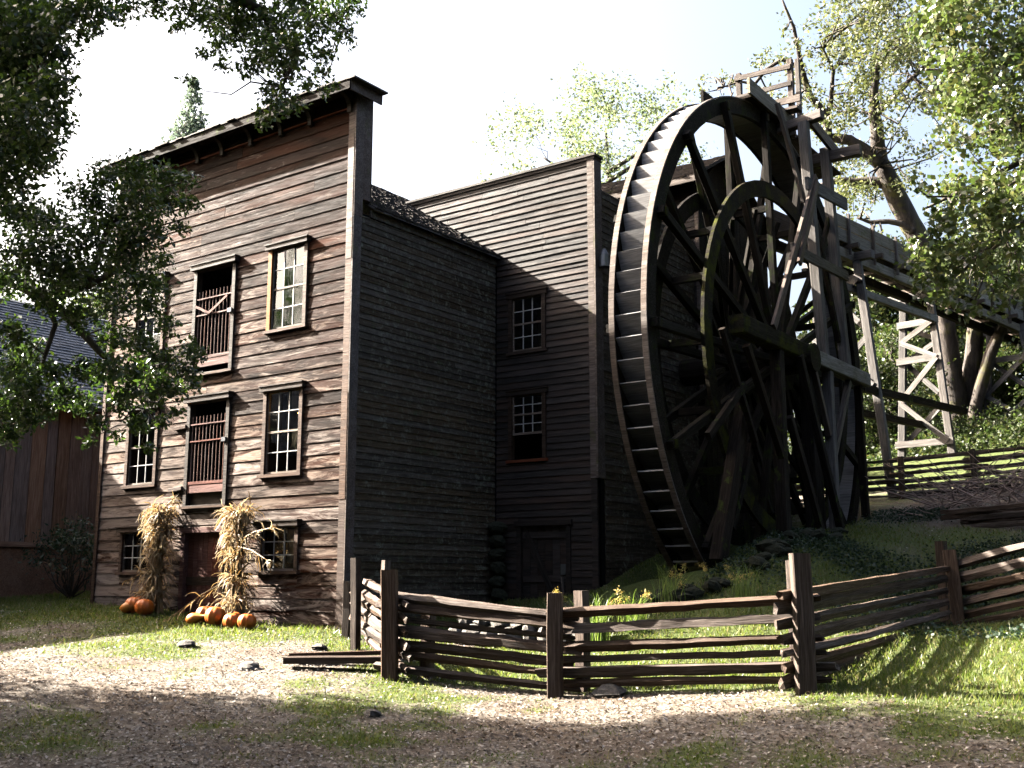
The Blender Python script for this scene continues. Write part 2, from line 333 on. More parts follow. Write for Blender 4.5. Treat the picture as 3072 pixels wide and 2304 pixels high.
def spaced(lo, hi, a, b, d):
    c = list(np.arange(a, b + 1e-6, d)); s_ = d; v = a
    while v > lo: s_ *= 1.25; v -= s_; c.insert(0, v)
    s_ = d; v = b
    while v < hi: s_ *= 1.25; v += s_; c.append(v)
    return np.array(c)
gx = spaced(-260, 260, -27, 3, .22); gy = spaced(-200, 300, 2, 31, .22)
GX, GY = np.meshgrid(gx, gy, indexing='ij'); GZ = zt(GX, GY)
nx, ny = GX.shape; idx = np.arange(nx * ny).reshape(nx, ny)
quads = np.stack([idx[:-1, :-1], idx[1:, :-1], idx[1:, 1:], idx[:-1, 1:]], -1).reshape(-1, 4)
gme = np_mesh('ground', np.stack([GX, GY, GZ], -1).reshape(-1, 3), quads=quads)
ca = gme.color_attributes.new('turf', 'FLOAT_COLOR', 'POINT'); gm = grassmask(GX.ravel(), GY.ravel())
ca.data.foreach_set('color', np.repeat(gm, 4).astype(np.float32)); gme.polygons.foreach_set('use_smooth', [True] * len(gme.polygons))
def groundmat():
    m, nt, b, out = new_mat('earth_and_turf'); g = G(nt); tc = g.n('ShaderNodeTexCoord'); at_ = g.n('ShaderNodeAttribute', _attribute_name='turf')
    o = tc.outputs['Object']
    vo = g.n('ShaderNodeTexVoronoi', Scale=26.0); g.l(o, vo.inputs['Vector'])
    n1 = g.noise(o, .9, 6, .7); n2 = g.noise(o, 22, 5, .7); n3 = g.noise(o, 60, 3, .6)
    bw = g.n('ShaderNodeRGBToBW'); g.l(vo.outputs['Color'], bw.inputs[0])
    lit = g.ramp(bw.outputs[0], [(.1, (.085, .068, .052)), (.4, (.155, .132, .106)), (.7, (.28, .25, .215)), (.95, (.44, .405, .365))])
    lit = g.mix(g.ramp(n1, [(.4, (0, 0, 0)), (.65, (1, 1, 1))]), lit, (.12, .085, .06))
    lit = g.mix(g.math('MULTIPLY', n3, .5), lit, (.09, .065, .045))
    gr = g.ramp(n2, [(.3, (.035, .05, .012)), (.5, (.07, .09, .022)), (.7, (.12, .13, .045))])
    mk = g.ramp(g.math('ADD', at_.outputs['Fac'], g.math('MULTIPLY', g.math('SUBTRACT', n2, .5), .7)), [(.42, (0, 0, 0)), (.62, (1, 1, 1))])
    g.l(g.mix(mk, lit, gr), b.inputs['Base Color']); b.inputs['Roughness'].default_value = .9; b.inputs['Specular IOR Level'].default_value = .25
    bp = g.n('ShaderNodeBump', Strength=.9, Distance=.04); g.l(g.math('ADD', bw.outputs[0], n2), bp.inputs['Height']); g.l(bp.outputs[0], b.inputs['Normal']); return m
ground = link('ground', gme, groundmat()); tag(ground, kind='structure')

# ------------------------------------------------------------------ siding
def siding(name, parent, org, u, nrm, u0, u1, z0, z1_, expo, mat, t=.03, tt=.009, openings=(), joints=(2.2, 4.2), tilt=0.0, u0fn=None, u1fn=None, slip=.004):
    """lapped boards; local x runs along u, face towards nrm"""
    u = Vector(u); nrm = Vector(nrm); rot = Matrix((u, -nrm, Vector((0, 0, 1)))).transposed()
    z = z0; k = 0
    while z < z1_ - .02:
        zt_ = min(z + expo, z1_)
        a = u0fn(z) if u0fn else u0; b = u1fn(z) if u1fn else u1
        segs = [(a, b, z, zt_)]
        for (xa, xb, za, zb) in openings:
            ns = []
            for (s0, s1, q0, q1) in segs:
                if xb <= s0 or xa >= s1 or zb <= q0 + .004 or za >= q1 - .004: ns.append((s0, s1, q0, q1)); continue
                if xa > s0: ns.append((s0, xa, q0, q1))
                if xb < s1: ns.append((xb, s1, q0, q1))
                if zb < q1 - .015: ns.append((max(s0, xa), min(s1, xb), zb, q1))
                if za > q0 + .015: ns.append((max(s0, xa), min(s1, xb), q0, za))
            segs = ns
        fin = []
        for (s0, s1, q0, q1) in segs:
            x = s0
            while True:
                L = random.uniform(*joints)
                if x + L > s1 - .8: fin.append((x, s1, q0, q1)); break
                fin.append((x, x + L, q0, q1)); x += L
        for (s0, s1, q0, q1) in fin:
            L = s1 - s0 - .006; H = q1 - q0
            if L < .02: continue
            lap = .02 if q1 - q0 > expo * .9 else 0
            n = max(1, min(6, int(L / .7))); V = []; Fc = []
            for i in range(n + 1):
                x = -L / 2 + L * i / n; dz = random.uniform(-slip, slip); dy = random.uniform(-.001, .001)
                V += [(x, 0, dz), (x, -t + dy, dz), (x, -tt, H + lap), (x, 0, H + lap)]
            for i in range(n):
                o = i * 4
                for (p, q) in ((0, 1), (1, 2), (2, 3), (3, 0)): Fc.append((o + p, o + 4 + p, o + 4 + q, o + q))
            Fc += [(0, 1, 2, 3), (n * 4 + 3, n * 4 + 2, n * 4 + 1, n * 4)]
            me = mesh('siding_board', V, Fc)
            r = rot
            if tilt: r = rot @ Matrix.Rotation(random.gauss(0, tilt), 3, 'Y')
            loc = Vector(org) + u * ((s0 + s1) / 2) + Vector((0, 0, q0)) + nrm * random.uniform(-.001, .003)
            link(name, me, mat, parent, loc, r)
        z += expo * random.uniform(.96, 1.04) if z1_ - z > expo else expo; k += 1
def sheathing(mb, u0, u1, z0, z1_, openings, y, th, axis='x'):
    xs = sorted({u0, u1, *[v for o in openings for v in o[:2]]}); zs = sorted({z0, z1_, *[v for o in openings for v in o[2:]]})
    for i in range(len(xs) - 1):
        for j in range(len(zs) - 1):
            cx, cz = (xs[i] + xs[i + 1]) / 2, (zs[j] + zs[j + 1]) / 2
            if any(o[0] < cx < o[1] and o[2] < cz < o[3] for o in openings): continue
            if axis == 'x': mb.box(xs[i], xs[i + 1], y, y + th, zs[j], zs[j + 1])
            else: mb.box(y, y + th, xs[i], xs[i + 1], zs[j], zs[j + 1])
def recess(mb, x0, x1, z0, z1_, y, d=.9):
    V = [(x0, y, z0), (x1, y, z0), (x1, y, z1_), (x0, y, z1_), (x0, y + d, z0), (x1, y + d, z0), (x1, y + d, z1_), (x0, y + d, z1_)]
    mb.add(V, [(4, 5, 6, 7), (0, 1, 5, 4), (1, 2, 6, 5), (2, 3, 7, 6), (3, 0, 4, 7)])

def casing(x0, x1, z0, z1_, w, y0, y1, wb=.012, wt=.012):
    o = [(x0, z0), (x1, z0), (x1, z1_), (x0, z1_)]; i = [(x0 + w, z0 + wb), (x1 - w, z0 + wb), (x1 - w, z1_ - wt), (x0 + w, z1_ - wt)]
    V = [(p[0], y0, p[1]) for p in o] + [(p[0], y0, p[1]) for p in i] + [(p[0], y1, p[1]) for p in o] + [(p[0], y1, p[1]) for p in i]; Fc = []
    for k in range(4):
        q = (k + 1) % 4; Fc += [(k, q, 4 + q, 4 + k), (8 + k, 12 + k, 12 + q, 8 + q), (k, 8 + k, 8 + q, q), (4 + k, 4 + q, 12 + q, 12 + k)]
    mb = MB(); mb.add(V, Fc); return mb
def window(parent, x0, x1, z0, z1_, y, cols, rows, cap=.10, jamb=.085, orange=False, sill_mat=None, trim='trim', capd=.10, open_low=0.0, papers=(), sash=True, sillout=.09):
    """x0..x1, z0..z1: outer casing; wall face at y (facing -Y)"""
    T = M[trim]; so_ = .055
    mb = casing(x0, x1, z0 + .05, z1_ - cap, jamb, y - so_, y + .06)
    w = mb.build('window', T, parent, loc=((x0 + x1) / 2, y, (z0 + z1_) / 2))
    if orange:
        m2 = MB(); m2.box(x0 - .003, x0 + jamb + .003, y - so_ - .004, y + .055, z0 + .05, z1_ - cap); oj = m2.build('jamb', M['orange_wood'], w, loc=(x0, y, z0)); tag(oj, 'bright orange new wood jamb')
    c = MB(); c.box(x0 - .045, x1 + .045, y - capd, y + .05, z1_ - cap, z1_ - .012); c.box(x0 - .06, x1 + .06, y - capd - .02, y + .05, z1_ - .012, z1_ + .01); c.build('cap', M['trim_dark'], w, loc=((x0 + x1) / 2, y, z1_))
    s_ = MB(); s_.box(x0 - .05, x1 + .04, y - sillout, y + .06, z0, z0 + .052); s_.build('sill', sill_mat or T, w, loc=((x0 + x1) / 2, y, z0))
    gx0, gx1, gz0, gz1 = x0 + jamb + .004, x1 - jamb - .004, z0 + .056, z1_ - cap - .004
    if open_low: gz0p = gz0 + open_low
    else: gz0p = gz0
    sm = MB(); fw = .03; yy = y + .0
    sm.box(gx0, gx0 + fw, yy - .012, yy + .022, gz0p, gz1); sm.box(gx1 - fw, gx1, yy - .012, yy + .022, gz0p, gz1)
    sm.box(gx0 + fw, gx1 - fw, yy - .012, yy + .022, gz0p, gz0p + .045); sm.box(gx0 + fw, gx1 - fw, yy - .012, yy + .022, gz1 - fw, gz1)
    sashes = [(gz0p + .045, gz1 - fw)]
    if rows > 2 and sash:
        mid = (gz0p + .045 + gz1 - fw) / 2; sm.box(gx0 + fw, gx1 - fw, yy - .02, yy + .022, mid - .018, mid + .018)
        sashes = [(gz0p + .045, mid - .018), (mid + .018, gz1 - fw)]
    sm.build('sash', M['sash'], w, loc=((gx0 + gx1) / 2, y, gz0p))
    px0, px1 = gx0 + fw, gx1 - fw; rs = rows // len(sashes)
    for (a, b) in sashes:
        for i in range(1, cols):
            xx = px0 + (px1 - px0) * i / cols; q = MB(); q.box(xx - .008, xx + .008, yy - .008, yy + .012, a, b); q.build('muntin', M['muntin'], w, loc=(xx, y, a))
        for j in range(1, rs):
            zz = a + (b - a) * j / rs; q = MB(); q.box(px0, px1, yy - .010, yy + .009, zz - .008, zz + .008); q.build('muntin', M['muntin'], w, loc=(px0, y, zz))
        for i in range(cols):
            for j in range(rs):
                xa, xb = px0 + (px1 - px0) * i / cols, px0 + (px1 - px0) * (i + 1) / cols; za, zb = a + (b - a) * j / rs, a + (b - a) * (j + 1) / rs
                ty, tx = random.gauss(0, .006), random.gauss(0, .006)
                q = MB(); q.add([(xa, yy + .005 - ty, za), (xb, yy + .005 + tx, za), (xb, yy + .005 + ty, zb), (xa, yy + .005 - tx, zb)], [(0, 1, 2, 3)]); q.build('pane', M['glass'], w, loc=(xa, y, za))
    for (xa, xb, za, zb) in papers:
        q = MB(); q.box(xa, xb, y + .12, y + .13, za, zb); q.build('shade_board', M['paper'], w, loc=(xa, y, za))
    return w

# ------------------------------------------------------------------ mill (front block)
YF, XR, XL = 13.54, -13.21, -20.33
mill = empty('mill_building', (-16.75, 15.7, -.7), 'tall three-storey redwood grist mill with false front, pumpkins and corn at its door', 'building')
WX = [(-15.35, -14.32), (-19.45, -18.43)]
WZ = [(4.5, 6.2), (1.82, 3.5), (.1, 1.04)]
DX = (-17.52, -16.28); DZ = [(3.92, 6.17), (1.35, 3.5), (-.75, .98)]
OPN = [(a + .02, b - .02, c + .02, d - .02) for (a, b) in WX for (c, d) in WZ] + [(DX[0] + .02, DX[1] - .02, c + .02, d - .02) for (c, d) in DZ]
sh = MB(); sheathing(sh, XL + .05, XR - .05, -1.1, 8.72, OPN, YF + .012, .10); sh.build('sheathing', M['dark'], mill, loc=(-16.75, YF, 0))
rc = MB()
for o in OPN: recess(rc, o[0] - .15, o[1] + .15, o[2] - .1, o[3] + .1, YF + .115, 1.4)
rc.build('interior', M['dark'], mill, loc=(-16.75, YF, 0))
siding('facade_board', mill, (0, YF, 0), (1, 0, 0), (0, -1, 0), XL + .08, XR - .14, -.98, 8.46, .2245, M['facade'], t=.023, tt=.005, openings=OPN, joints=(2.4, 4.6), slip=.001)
# frieze under the cornice
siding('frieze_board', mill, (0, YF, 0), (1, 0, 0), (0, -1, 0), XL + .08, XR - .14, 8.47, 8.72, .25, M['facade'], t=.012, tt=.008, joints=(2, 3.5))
fm = MB(); fm.box(XL + .08, XR - .14, YF - .05, YF, 8.44, 8.468); fm.build('frieze_moulding', M['red_sill'], mill, loc=(-16.75, YF, 8.45))
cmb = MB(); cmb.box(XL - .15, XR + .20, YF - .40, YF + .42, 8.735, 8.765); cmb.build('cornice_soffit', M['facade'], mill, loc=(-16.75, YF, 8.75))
for xa, xb in ((XL - .17, -18.2), (-18.198, -15.9), (-15.898, XR + .22)):
    cm = MB(); cm.box(xa, xb, YF - .43, YF - .40, 8.60, 8.768); cm.build('cornice_fascia', M['timber_dark'], mill, loc=(xa, YF, 8.7))
cm = MB(); cm.box(XR + .20, XR + .23, YF - .399, YF + .42, 8.58, 8.768); cm.build('cornice_end', M['cornerboard'], mill, loc=(XR, YF, 8.7))
cm = MB()
for i in range(34):
    xa = XL - .2 + i * .226; cm.box(xa, xa + .215, YF - .47 + random.uniform(-.025, .025), YF + .44, 8.772 + random.uniform(0, .006), 8.79 + random.uniform(0, .03))
tag(cm.build('cornice_shakes', M['shake'], mill, loc=(-16.75, YF, 9.2)), kind='stuff')
def bracket(x):
    mb = MB(); prof = [(0, 8.732), (-.34, 8.732), (-.34, 8.67), (-.25, 8.65), (-.14, 8.60), (-.08, 8.50), (-.07, 8.36), (0, 8.34)]
    V = [(x - .045, YF - .014 + p[0], p[1]) for p in prof] + [(x + .045, YF - .014 + p[0], p[1]) for p in prof]; n = len(prof)
    mb.add(V, [tuple(range(n)), tuple(range(n, 2 * n))[::-1]] + [(i, i + n, (i + 1) % n + n, (i + 1) % n) for i in range(n)]); mb.build('bracket', M['trim_dark'], mill, loc=(x, YF, 8.8))
for x in (-20.1, -19.3, -18.45, -17.6, -16.85, -16.0, -15.15, -14.35, -13.33): bracket(x)
# corner boards
for (xa, xb) in ((XL, XL + .10), (XR - .14, XR + .004)):
    zz = [-1.15, 1.35, 3.2, 5.6, 7.9, 8.73] if xb > -14 else [-.9, 2.5, 6, 8.73]
    for i in range(len(zz) - 1):
        mb = MB(); mb.box(xa, xb, YF - .05 - (.006 if i % 2 else 0), YF + .012, zz[i] + .003, zz[i + 1]); mb.build('corner_board', M['trim'], mill, loc=(xa, YF, zz[i]))
for i, (za, zb) in enumerate(((-1.1, 2.9), (2.904, 6.4))):
    mb = MB(); mb.box(XR + .005, XR + .032, YF - .049, YF + .16, za, zb); mb.build('corner_board', M['cornerboard'], mill, loc=(XR, YF, za))
mb = MB(); mb.box(XR + .005, XR + .036, YF - .049, YF + .17, 6.403, 8.73); mb.build('corner_board', M['cornerboard'], mill, loc=(XR, YF, 6.4))
mb = MB(); mb.box(XR + .0, XR + .03, YF + .172, YF + .36, 6.75, 8.73); mb.build('false_front_end', M['cornerboard'], mill, loc=(XR, YF, 7))
mb = MB(); mb.box(XR - .16, XR + .025, YF + .30, YF + .40, 6.75, 8.73); mb.box(XL, XR - .16, YF + .34, YF + .38, 6.8, 8.73); mb.build('false_front_back', M['trim_dark'], mill, loc=(XR, YF, 7))
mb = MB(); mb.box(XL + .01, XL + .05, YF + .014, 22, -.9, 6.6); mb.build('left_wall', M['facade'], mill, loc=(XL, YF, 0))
# openings
paps = {(0, 0): [(-15.14, -15.0, 5.36, 5.92), (-14.93, -14.74, 5.34, 5.92), (-14.66, -14.5, 4.72, 5.9)], (0, 1): [(-15.0, -14.9, 2.6, 3.35), (-14.8, -14.62, 2.2, 3.3), (-14.58, -14.46, 2.0, 3.35)], (1, 1): [(-19.0, -18.75, 2.4, 3.3)], (1, 0): [(-19.1, -18.85, 5.0, 6.0), (-18.75, -18.6, 4.7, 6.0)], (0, 2): [(-14.75, -14.5, .3, .9)], (1, 2): [(-19.1, -18.9, .35, .7)]}
for i, (a, b) in enumerate(WX):
    for j, (c, d) in enumerate(WZ):
        window(mill, a, b, c, d, YF, 3, 4 if j < 2 else 3, orange=(i == 0 and j == 0), papers=paps.get((i, j), ()), capd=.12, sash=j < 2)
lampm, nt_, b_, o_ = new_mat('lamp_glow'); b_.inputs['Base Color'].default_value = (1, .6, .2, 1); b_.inputs['Emission Color'].default_value = (1, .55, .15, 1); b_.inputs['Emission Strength'].default_value = 6
lb = MB(); lb.tube([(-14.93, YF + .5, 3.0), (-14.93, YF + .5, 3.05), (-14.93, YF + .5, 3.1)], [.03, .055, .02], 8); lo = lb.build('hanging_lamp', lampm, None, True, loc=(-14.93, YF + .5, 3.05)); tag(lo, 'small glowing orange lamp behind the middle right facade window', 'lamp')
def gate_door(z0, z1_, gz0, gz1, extra):
    x0, x1 = DX; mb = MB(); j = .09
    mb = casing(x0, x1, z0 + .04, z1_ - .11, j, YF - .06, YF + .08)
    d = mb.build('loading_door', M['trim_dark'], mill, loc=((x0 + x1) / 2, YF, z0))
    c = MB(); c.box(x0 - .05, x1 + .05, YF - .13, YF + .05, z1_ - .108, z1_ - .012); c.box(x0 - .07, x1 + .07, YF - .15, YF + .05, z1_ - .012, z1_ + .012); c.build('cap', M['trim_dark'], d, loc=(x0, YF, z1_))
    c = MB(); c.box(x0 - .05, x1 + .04, YF - .10, YF + .4, z0 - .01, z0 + .036); c.build('sill', M['trim'], d, loc=(x0, YF, z0))
    yg = YF - .02; a, b = x0 + j + .01, x1 - j - .01
    for k in range(10):
        x = a + .05 + (b - a - .1) * k / 9; m2 = MB(); m2.tube([(x, yg, gz0 + .04), (x, yg, (gz0 + gz1) / 2), (x + random.uniform(-.006, .006), yg, gz1 - .12), (x, yg, gz1)], [.0115, .0115, .0105, .009], 6); m2.build('gate_bar', M['spindle'], d, loc=(x, yg, gz0))
    for zz, h in ((gz0, .055), (gz1 - .17, .022), (gz1 - .50, .024)):
        m2 = MB(); m2.box(a, b, yg - .03, yg + .03, zz, zz + h); m2.build('gate_rail', M['gate'], d, loc=(a, yg, zz))
    m2 = MB(); m2.box(a + .0, b, yg - .02, yg + .02, gz0 - .16, gz0 - .004); m2.build('gate_board', M['gate'], d, loc=(a, yg, gz0))
    if extra:
        beam('gate_brace', (a + .02, yg - .045, gz1 - .30), ((a + b) / 2 - .1, yg - .045, gz1 - .48), .02, .05, M['gate'], d); beam('gate_brace', ((a + b) / 2 - .1, yg - .045, gz1 - .48), (b - .1, yg - .045, gz1 - .2), .02, .05, M['gate'], d)
    m2 = MB(); m2.box(b - .05, b + .06, yg - .075, yg - .035, gz1 - .55, gz1 - .47); m2.build('latch', M['metal'], d, loc=(b, yg, gz1))
    return d
gate_door(DZ[0][0], DZ[0][1], 4.25, 5.62, True); gate_door(DZ[1][0], DZ[1][1], 1.80, 3.12, False)
mb = MB(); mb.box(DX[0] + .09, DX[1] - .09, YF + .05, YF + .07, 1.39, 1.66); mb.build('threshold_board', M['trim_dark'], mill, loc=(-16.9, YF, 1.5))
for xa in (DX[0] - .42,):
    beam('shelf_bracket', (xa, YF - .02, 1.72), (xa + .40, YF - .02, 1.74), .16, .07, M['trim'], mill); beam('shelf_bracket', (xa + .06, YF - .02, 2.92), (xa + .42, YF - .02, 2.94), .14, .07, M['trim'], mill)
# ground-floor door
x0, x1 = DX; mb = MB(); mb.box(x0, x0 + .12, YF - .05, YF + .10, -.95, .88); mb.box(x1 - .12, x1, YF - .05, YF + .10, -.95, .88); mb.box(x0 - .04, x1 + .04, YF - .07, YF + .10, .882, .98)
gd = mb.build('entrance_door', M['gate'], mill, loc=(-16.9, YF, 0))
for k in range(7):
    xa = x0 + .125 + k * (x1 - x0 - .25) / 7; m2 = MB(); m2.box(xa, xa + (x1 - x0 - .25) / 7 - .006, YF + .045, YF + .07 + .004 * (k % 2), -.95, .88); m2.build('door_plank', M['gate'], gd, loc=(xa, YF, 0))
m2 = MB(); m2.box(x0 + .13, x1 - .13, YF + .022, YF + .044, -.1, .06); m2.build('door_batten', M['trim_dark'], gd, loc=(x0, YF, 0))
# side wall and roof of the mill
siding('side_board', mill, (XR, 0, 0), (0, 1, 0), (1, 0, 0), YF + .165, 17.74, -1.0, 6.45, .1175, M['side'], t=.024, tt=.006, joints=(2.6, 5), slip=.004)
mb = MB(); mb.box(XR - .14, XR - .01, YF + .115, 24, -1.2, 6.5); mb.build('side_wall', M['dark'], mill, loc=(XR, 15, 3))
mb = MB(); mb.box(XR - .005, XR + .04, YF + .40, 17.75, 6.46, 6.6); mb.build('eave_board', M['side'], mill, loc=(XR, 15, 6.5))
RX, RZ, EX, EZ = -16.75, 8.95, XR + .14, 6.58
mb = MB(); mb.add([(EX, YF + .38, EZ), (EX, 22, EZ), (RX, 22, RZ), (RX, YF + .38, RZ), (EX, YF + .38, EZ + .04), (EX, 22, EZ + .04), (RX, 22, RZ + .04), (RX, YF + .38, RZ + .04)], BOXF)
mb.add([(XL - .1, YF + .38, EZ), (XL - .1, 22, EZ), (RX, 22, RZ), (RX, YF + .38, RZ), (XL - .1, YF + .38, EZ + .04), (XL - .1, 22, EZ + .04), (RX, 22, RZ + .04), (RX, YF + .38, RZ + .04)], [f[::-1] for f in BOXF])
rf = mb.build('roof', M['shake'], mill, loc=(RX, 16, 8))
def shakes(name, parent, mat, e0, e1, r0, r1, courses, width, th=.018, expo_over=1.35):
    """overlapping shakes on the slope from eave line e0-e1 up to ridge r0-r1, one joined part"""
    e0, e1, r0, r1 = map(Vector, (e0, e1, r0, r1)); mb = MB(); n = (e1 - e0).cross(r0 - e0).normalized()
    if n.z < 0: n = -n
    L = (e1 - e0).length
    for c in range(courses):
        a, b = c / courses, min(1, (c + expo_over) / courses); x = random.uniform(-width, 0)
        while x < L:
            w = width * random.uniform(.6, 1.3); s0, s1 = max(0, x) / L, min(L, x + w - .006) / L; x += w
            if s1 - s0 < .002: continue
            aa = a + random.uniform(-.10, .06) / courses
            P = lambda s_, t_, h: (e0.lerp(e1, s_)).lerp(r0.lerp(r1, s_), t_) + n * h
            h = th * random.uniform(.8, 1.5)
            mb.add([P(s0, aa, .0), P(s1, aa, .0), P(s1, aa, h + .012), P(s0, aa, h + .012), P(s1, b, .004), P(s0, b, .004)], [(0, 1, 2, 3), (3, 2, 4, 5), (0, 3, 5), (1, 4, 2)])
    o = mb.build(name, mat, parent, loc=tuple(e0)); tag(o, kind='stuff'); return o
shakes('roof_shakes', rf, M['shake'], (EX + .02, YF + .39, EZ + .04), (EX + .02, 22, EZ + .04), (RX, YF + .39, RZ + .045), (RX, 22, RZ + .045), 24, .13)

# ------------------------------------------------------------------ annex behind (second false front) and rear block
Y2, XA = 17.78, -10.80
annex = empty('mill_annex', (-12, 19.5, -.4), 'grey clapboard annex with its own false front, half in shadow beside the water wheel', 'building')
AW = [(-12.86, -11.95, 4.5, 5.78), (-12.86, -11.95, 2.30, 3.76)]
AD = (-12.66, -11.40, -.8, 1.14)
AO = [(a + .02, b - .02, c + .02, d - .02) for (a, b, c, d) in AW] + [(AD[0] + .02, AD[1] - .02, AD[2], AD[3] - .02)]
u0f = lambda z: (XR + .035) if z < 6.35 else -16.2
sh = MB(); sheathing(sh, XR - .2, XA - .05, -1.0, 6.6, AO, Y2 + .012, .1); sh.box(-16.2, XA - .05, Y2 + .012, Y2 + .112, 6.603, 8.25); sh.build('sheathing', M['dark'], annex, loc=(-12, Y2, 0))
rc = MB()
for o in AO: recess(rc, o[0] - .1, o[1] + .1, o[2] - .1, o[3] + .1, Y2 + .115, 1.0)
rc.build('interior', M['dark'], annex, loc=(-12, Y2, 0))
siding('clapboard', annex, (0, Y2, 0), (1, 0, 0), (0, -1, 0), 0, XA - .13, -.72, 6.2, .128, M['annex'], t=.028, tt=.005, openings=AO, joints=(1.6, 4.0), u0fn=u0f, slip=.004, tilt=.001)
siding('clapboard', annex, (0, Y2, 0), (1, 0, 0), (0, -1, 0), 0, XA - .13, 6.205, 8.14, .128, M['annex'], t=.034, tt=.005, joints=(1.1, 3.0), u0fn=u0f, slip=.012, tilt=.004)
mb = MB(); mb.box(-16.2, XA + .05, Y2 - .06, Y2 + .22, 8.25, 8.31); mb.box(-16.2, XA + .08, Y2 - .09, Y2 + .25, 8.313, 8.36); mb.box(-16.2, XA - .13, Y2 - .03, Y2 + .011, 8.15, 8.249); mb.build('parapet_cap', M['trim_dark'], annex, loc=(-12, Y2, 8.3))
mb = MB(); mb.box(XA - .128, XA + .0, Y2 - .05, Y2 + .011, 1.9, 8.249); mb.build('corner_board', M['cornerboard'], annex, loc=(XA, Y2, 4))
mb = MB(); mb.box(XA - .128, XA + .0, Y2 - .035, Y2 + .011, -1.0, 1.89); mb.build('corner_board', M['annex'], annex, loc=(XA, Y2, 0))
mb = MB(); mb.box(XA + .003, XA + .04, Y2 - .049, Y2 + .22, 1.9, 8.249); mb.build('corner_board', M['cornerboard'], annex, loc=(XA, Y2, 4))
siding('side_board', annex, (XA, 0, 0), (0, 1, 0), (1, 0, 0), Y2 + .23, 22.1, -1.3, 7.7, .14, M['side'], t=.022, tt=.006, joints=(3, 6))
mb = MB(); mb.box(XA - .15, XA - .01, Y2 + .115, 26.5, -1.6, 7.7); mb.box(-16, XA - .16, Y2 + .12, 22, 7.6, 7.7); mb.build('side_wall', M['dark'], annex, loc=(XA, 20, 3))
window(annex, *AW[0], Y2, 3, 4, trim='trim_dark', capd=.07, sillout=.06, papers=[])
window(annex, *AW[1], Y2, 3, 4, trim='trim_dark', capd=.07, sillout=.07, sill_mat=M['red_sill'], open_low=.50, papers=[])
a0, a1, _, a2 = AD; mb = MB(); mb.box(a0, a0 + .10, Y2 - .05, Y2 + .1, -.8, a2 - .10); mb.box(a1 - .10, a1, Y2 - .05, Y2 + .1, -.8, a2 - .10); mb.box(a0 - .04, a1 + .04, Y2 - .08, Y2 + .1, a2 - .098, a2)
ad = mb.build('plank_door', M['annex'], annex, loc=(a0, Y2, 0))
for k in range(6):
    w = (a1 - a0 - .21) / 6; xa = a0 + .105 + k * w; m2 = MB(); m2.box(xa, xa + w - .007, Y2 + .03, Y2 + .05 + .004 * (k % 2), -.8, a2 - .1); m2.build('door_plank', M['annex'], ad, loc=(xa, Y2, 0))
beam('door_brace', (a0 + .18, Y2 + .005, .95), (a1 - .30, Y2 + .005, -.5), .03, .13, M['annex'], ad)
for zz in (.86, .02): beam('door_ledge', (a0 + .12, Y2 + .012, zz), (a1 - .12, Y2 + .012, zz), .025, .12, M['annex'], ad)
m2 = MB(); m2.box(a1 - .24, a1 - .12, Y2 - .03, Y2 + .02, .1, .3); m2.build('lock_box', M['metal'], ad, loc=(a1, Y2, .2))
beam('door_handle', (a1 - .2, Y2 - .03, .06), (a1 - .17, Y2 - .03, -.3), .035, .05, M['timber'], ad)
# lamp on the annex corner
mb = MB(); mb.tube([(XA + .12, Y2 + .16, 6.42), (XA + .12, Y2 + .16, 6.3), (XA + .12, Y2 + .16, 6.05)], [.03, .10, .12], 10); o = mb.build('wall_lamp', M['metal'], None, loc=(XA + .1, Y2 + .16, 6.2)); mb2 = MB(); mb2.box(XA + .04, XA + .12, Y2 + .15, Y2 + .17, 6.38, 6.4); mb2.build('lamp_arm', M['metal'], o, loc=(XA, Y2, 6.4)); tag(o, 'small grey metal wall lamp hung on the annex corner', 'lamp')

rear = empty('mill_rear_block', (-13, 24, 0), 'rear mill block with shake roof seen above and through the water wheel', 'building')
RB = 22.1; RXR = -10.62
siding('clapboard', rear, (0, RB, 0), (1, 0, 0), (0, -1, 0), -15, RXR - .1, 5.2, 9.0, .14, M['annex'], t=.03, tt=.005, joints=(2, 4))
mb = MB(); mb.box(-15.5, RXR - .03, RB + .012, 26, -1.5, 9.0); mb.add([(-15.5, RB + .012, 9.0), (-15.5, 25.9, 9.0), (-15.5, 23.4, 9.98), (RXR - .03, RB + .012, 9.0), (RXR - .03, 25.9, 9.0), (RXR - .03, 23.4, 9.98)], [(0, 1, 2), (3, 5, 4), (0, 2, 5, 3)]); mb.build('wall', M['timber_dark'], rear, loc=(-13, 24, 4))
mb = MB(); mb.box(RXR - .09, RXR, RB - .04, RB + .01, 4, 9.0); mb.build('corner_board', M['cornerboard'], rear, loc=(RXR, RB, 6))
for k in range(14):
    ya = RB + .02 + k * .28; mb = MB(); mb.box(RXR - .025, RXR + .004 * (k % 3), ya, ya + .27, -1.4, 8.95 + random.uniform(-.03, 0)); mb.build('wall_plank', M['wheel'], rear, loc=(RXR, ya, 4))
for xa, xb in ((-15.6, -12.6), (-12.598, RXR + .3)):
    mb = MB(); mb.box(xa, xb, RB - .62, RB - .58, 8.86, 9.02); mb.build('eave_fascia', M['timber'], rear, loc=(xa, RB, 8.9))
mb = MB(); e = .035
mb.add([(-15.6, RB - .6, 8.98), (RXR + .3, RB - .6, 8.98), (RXR + .3, 23.3, 10.0), (-15.6, 23.3, 10.0), (-15.6, RB - .6, 8.98 + e), (RXR + .3, RB - .6, 8.98 + e), (RXR + .3, 23.3, 10 + e), (-15.6, 23.3, 10 + e)], BOXF)
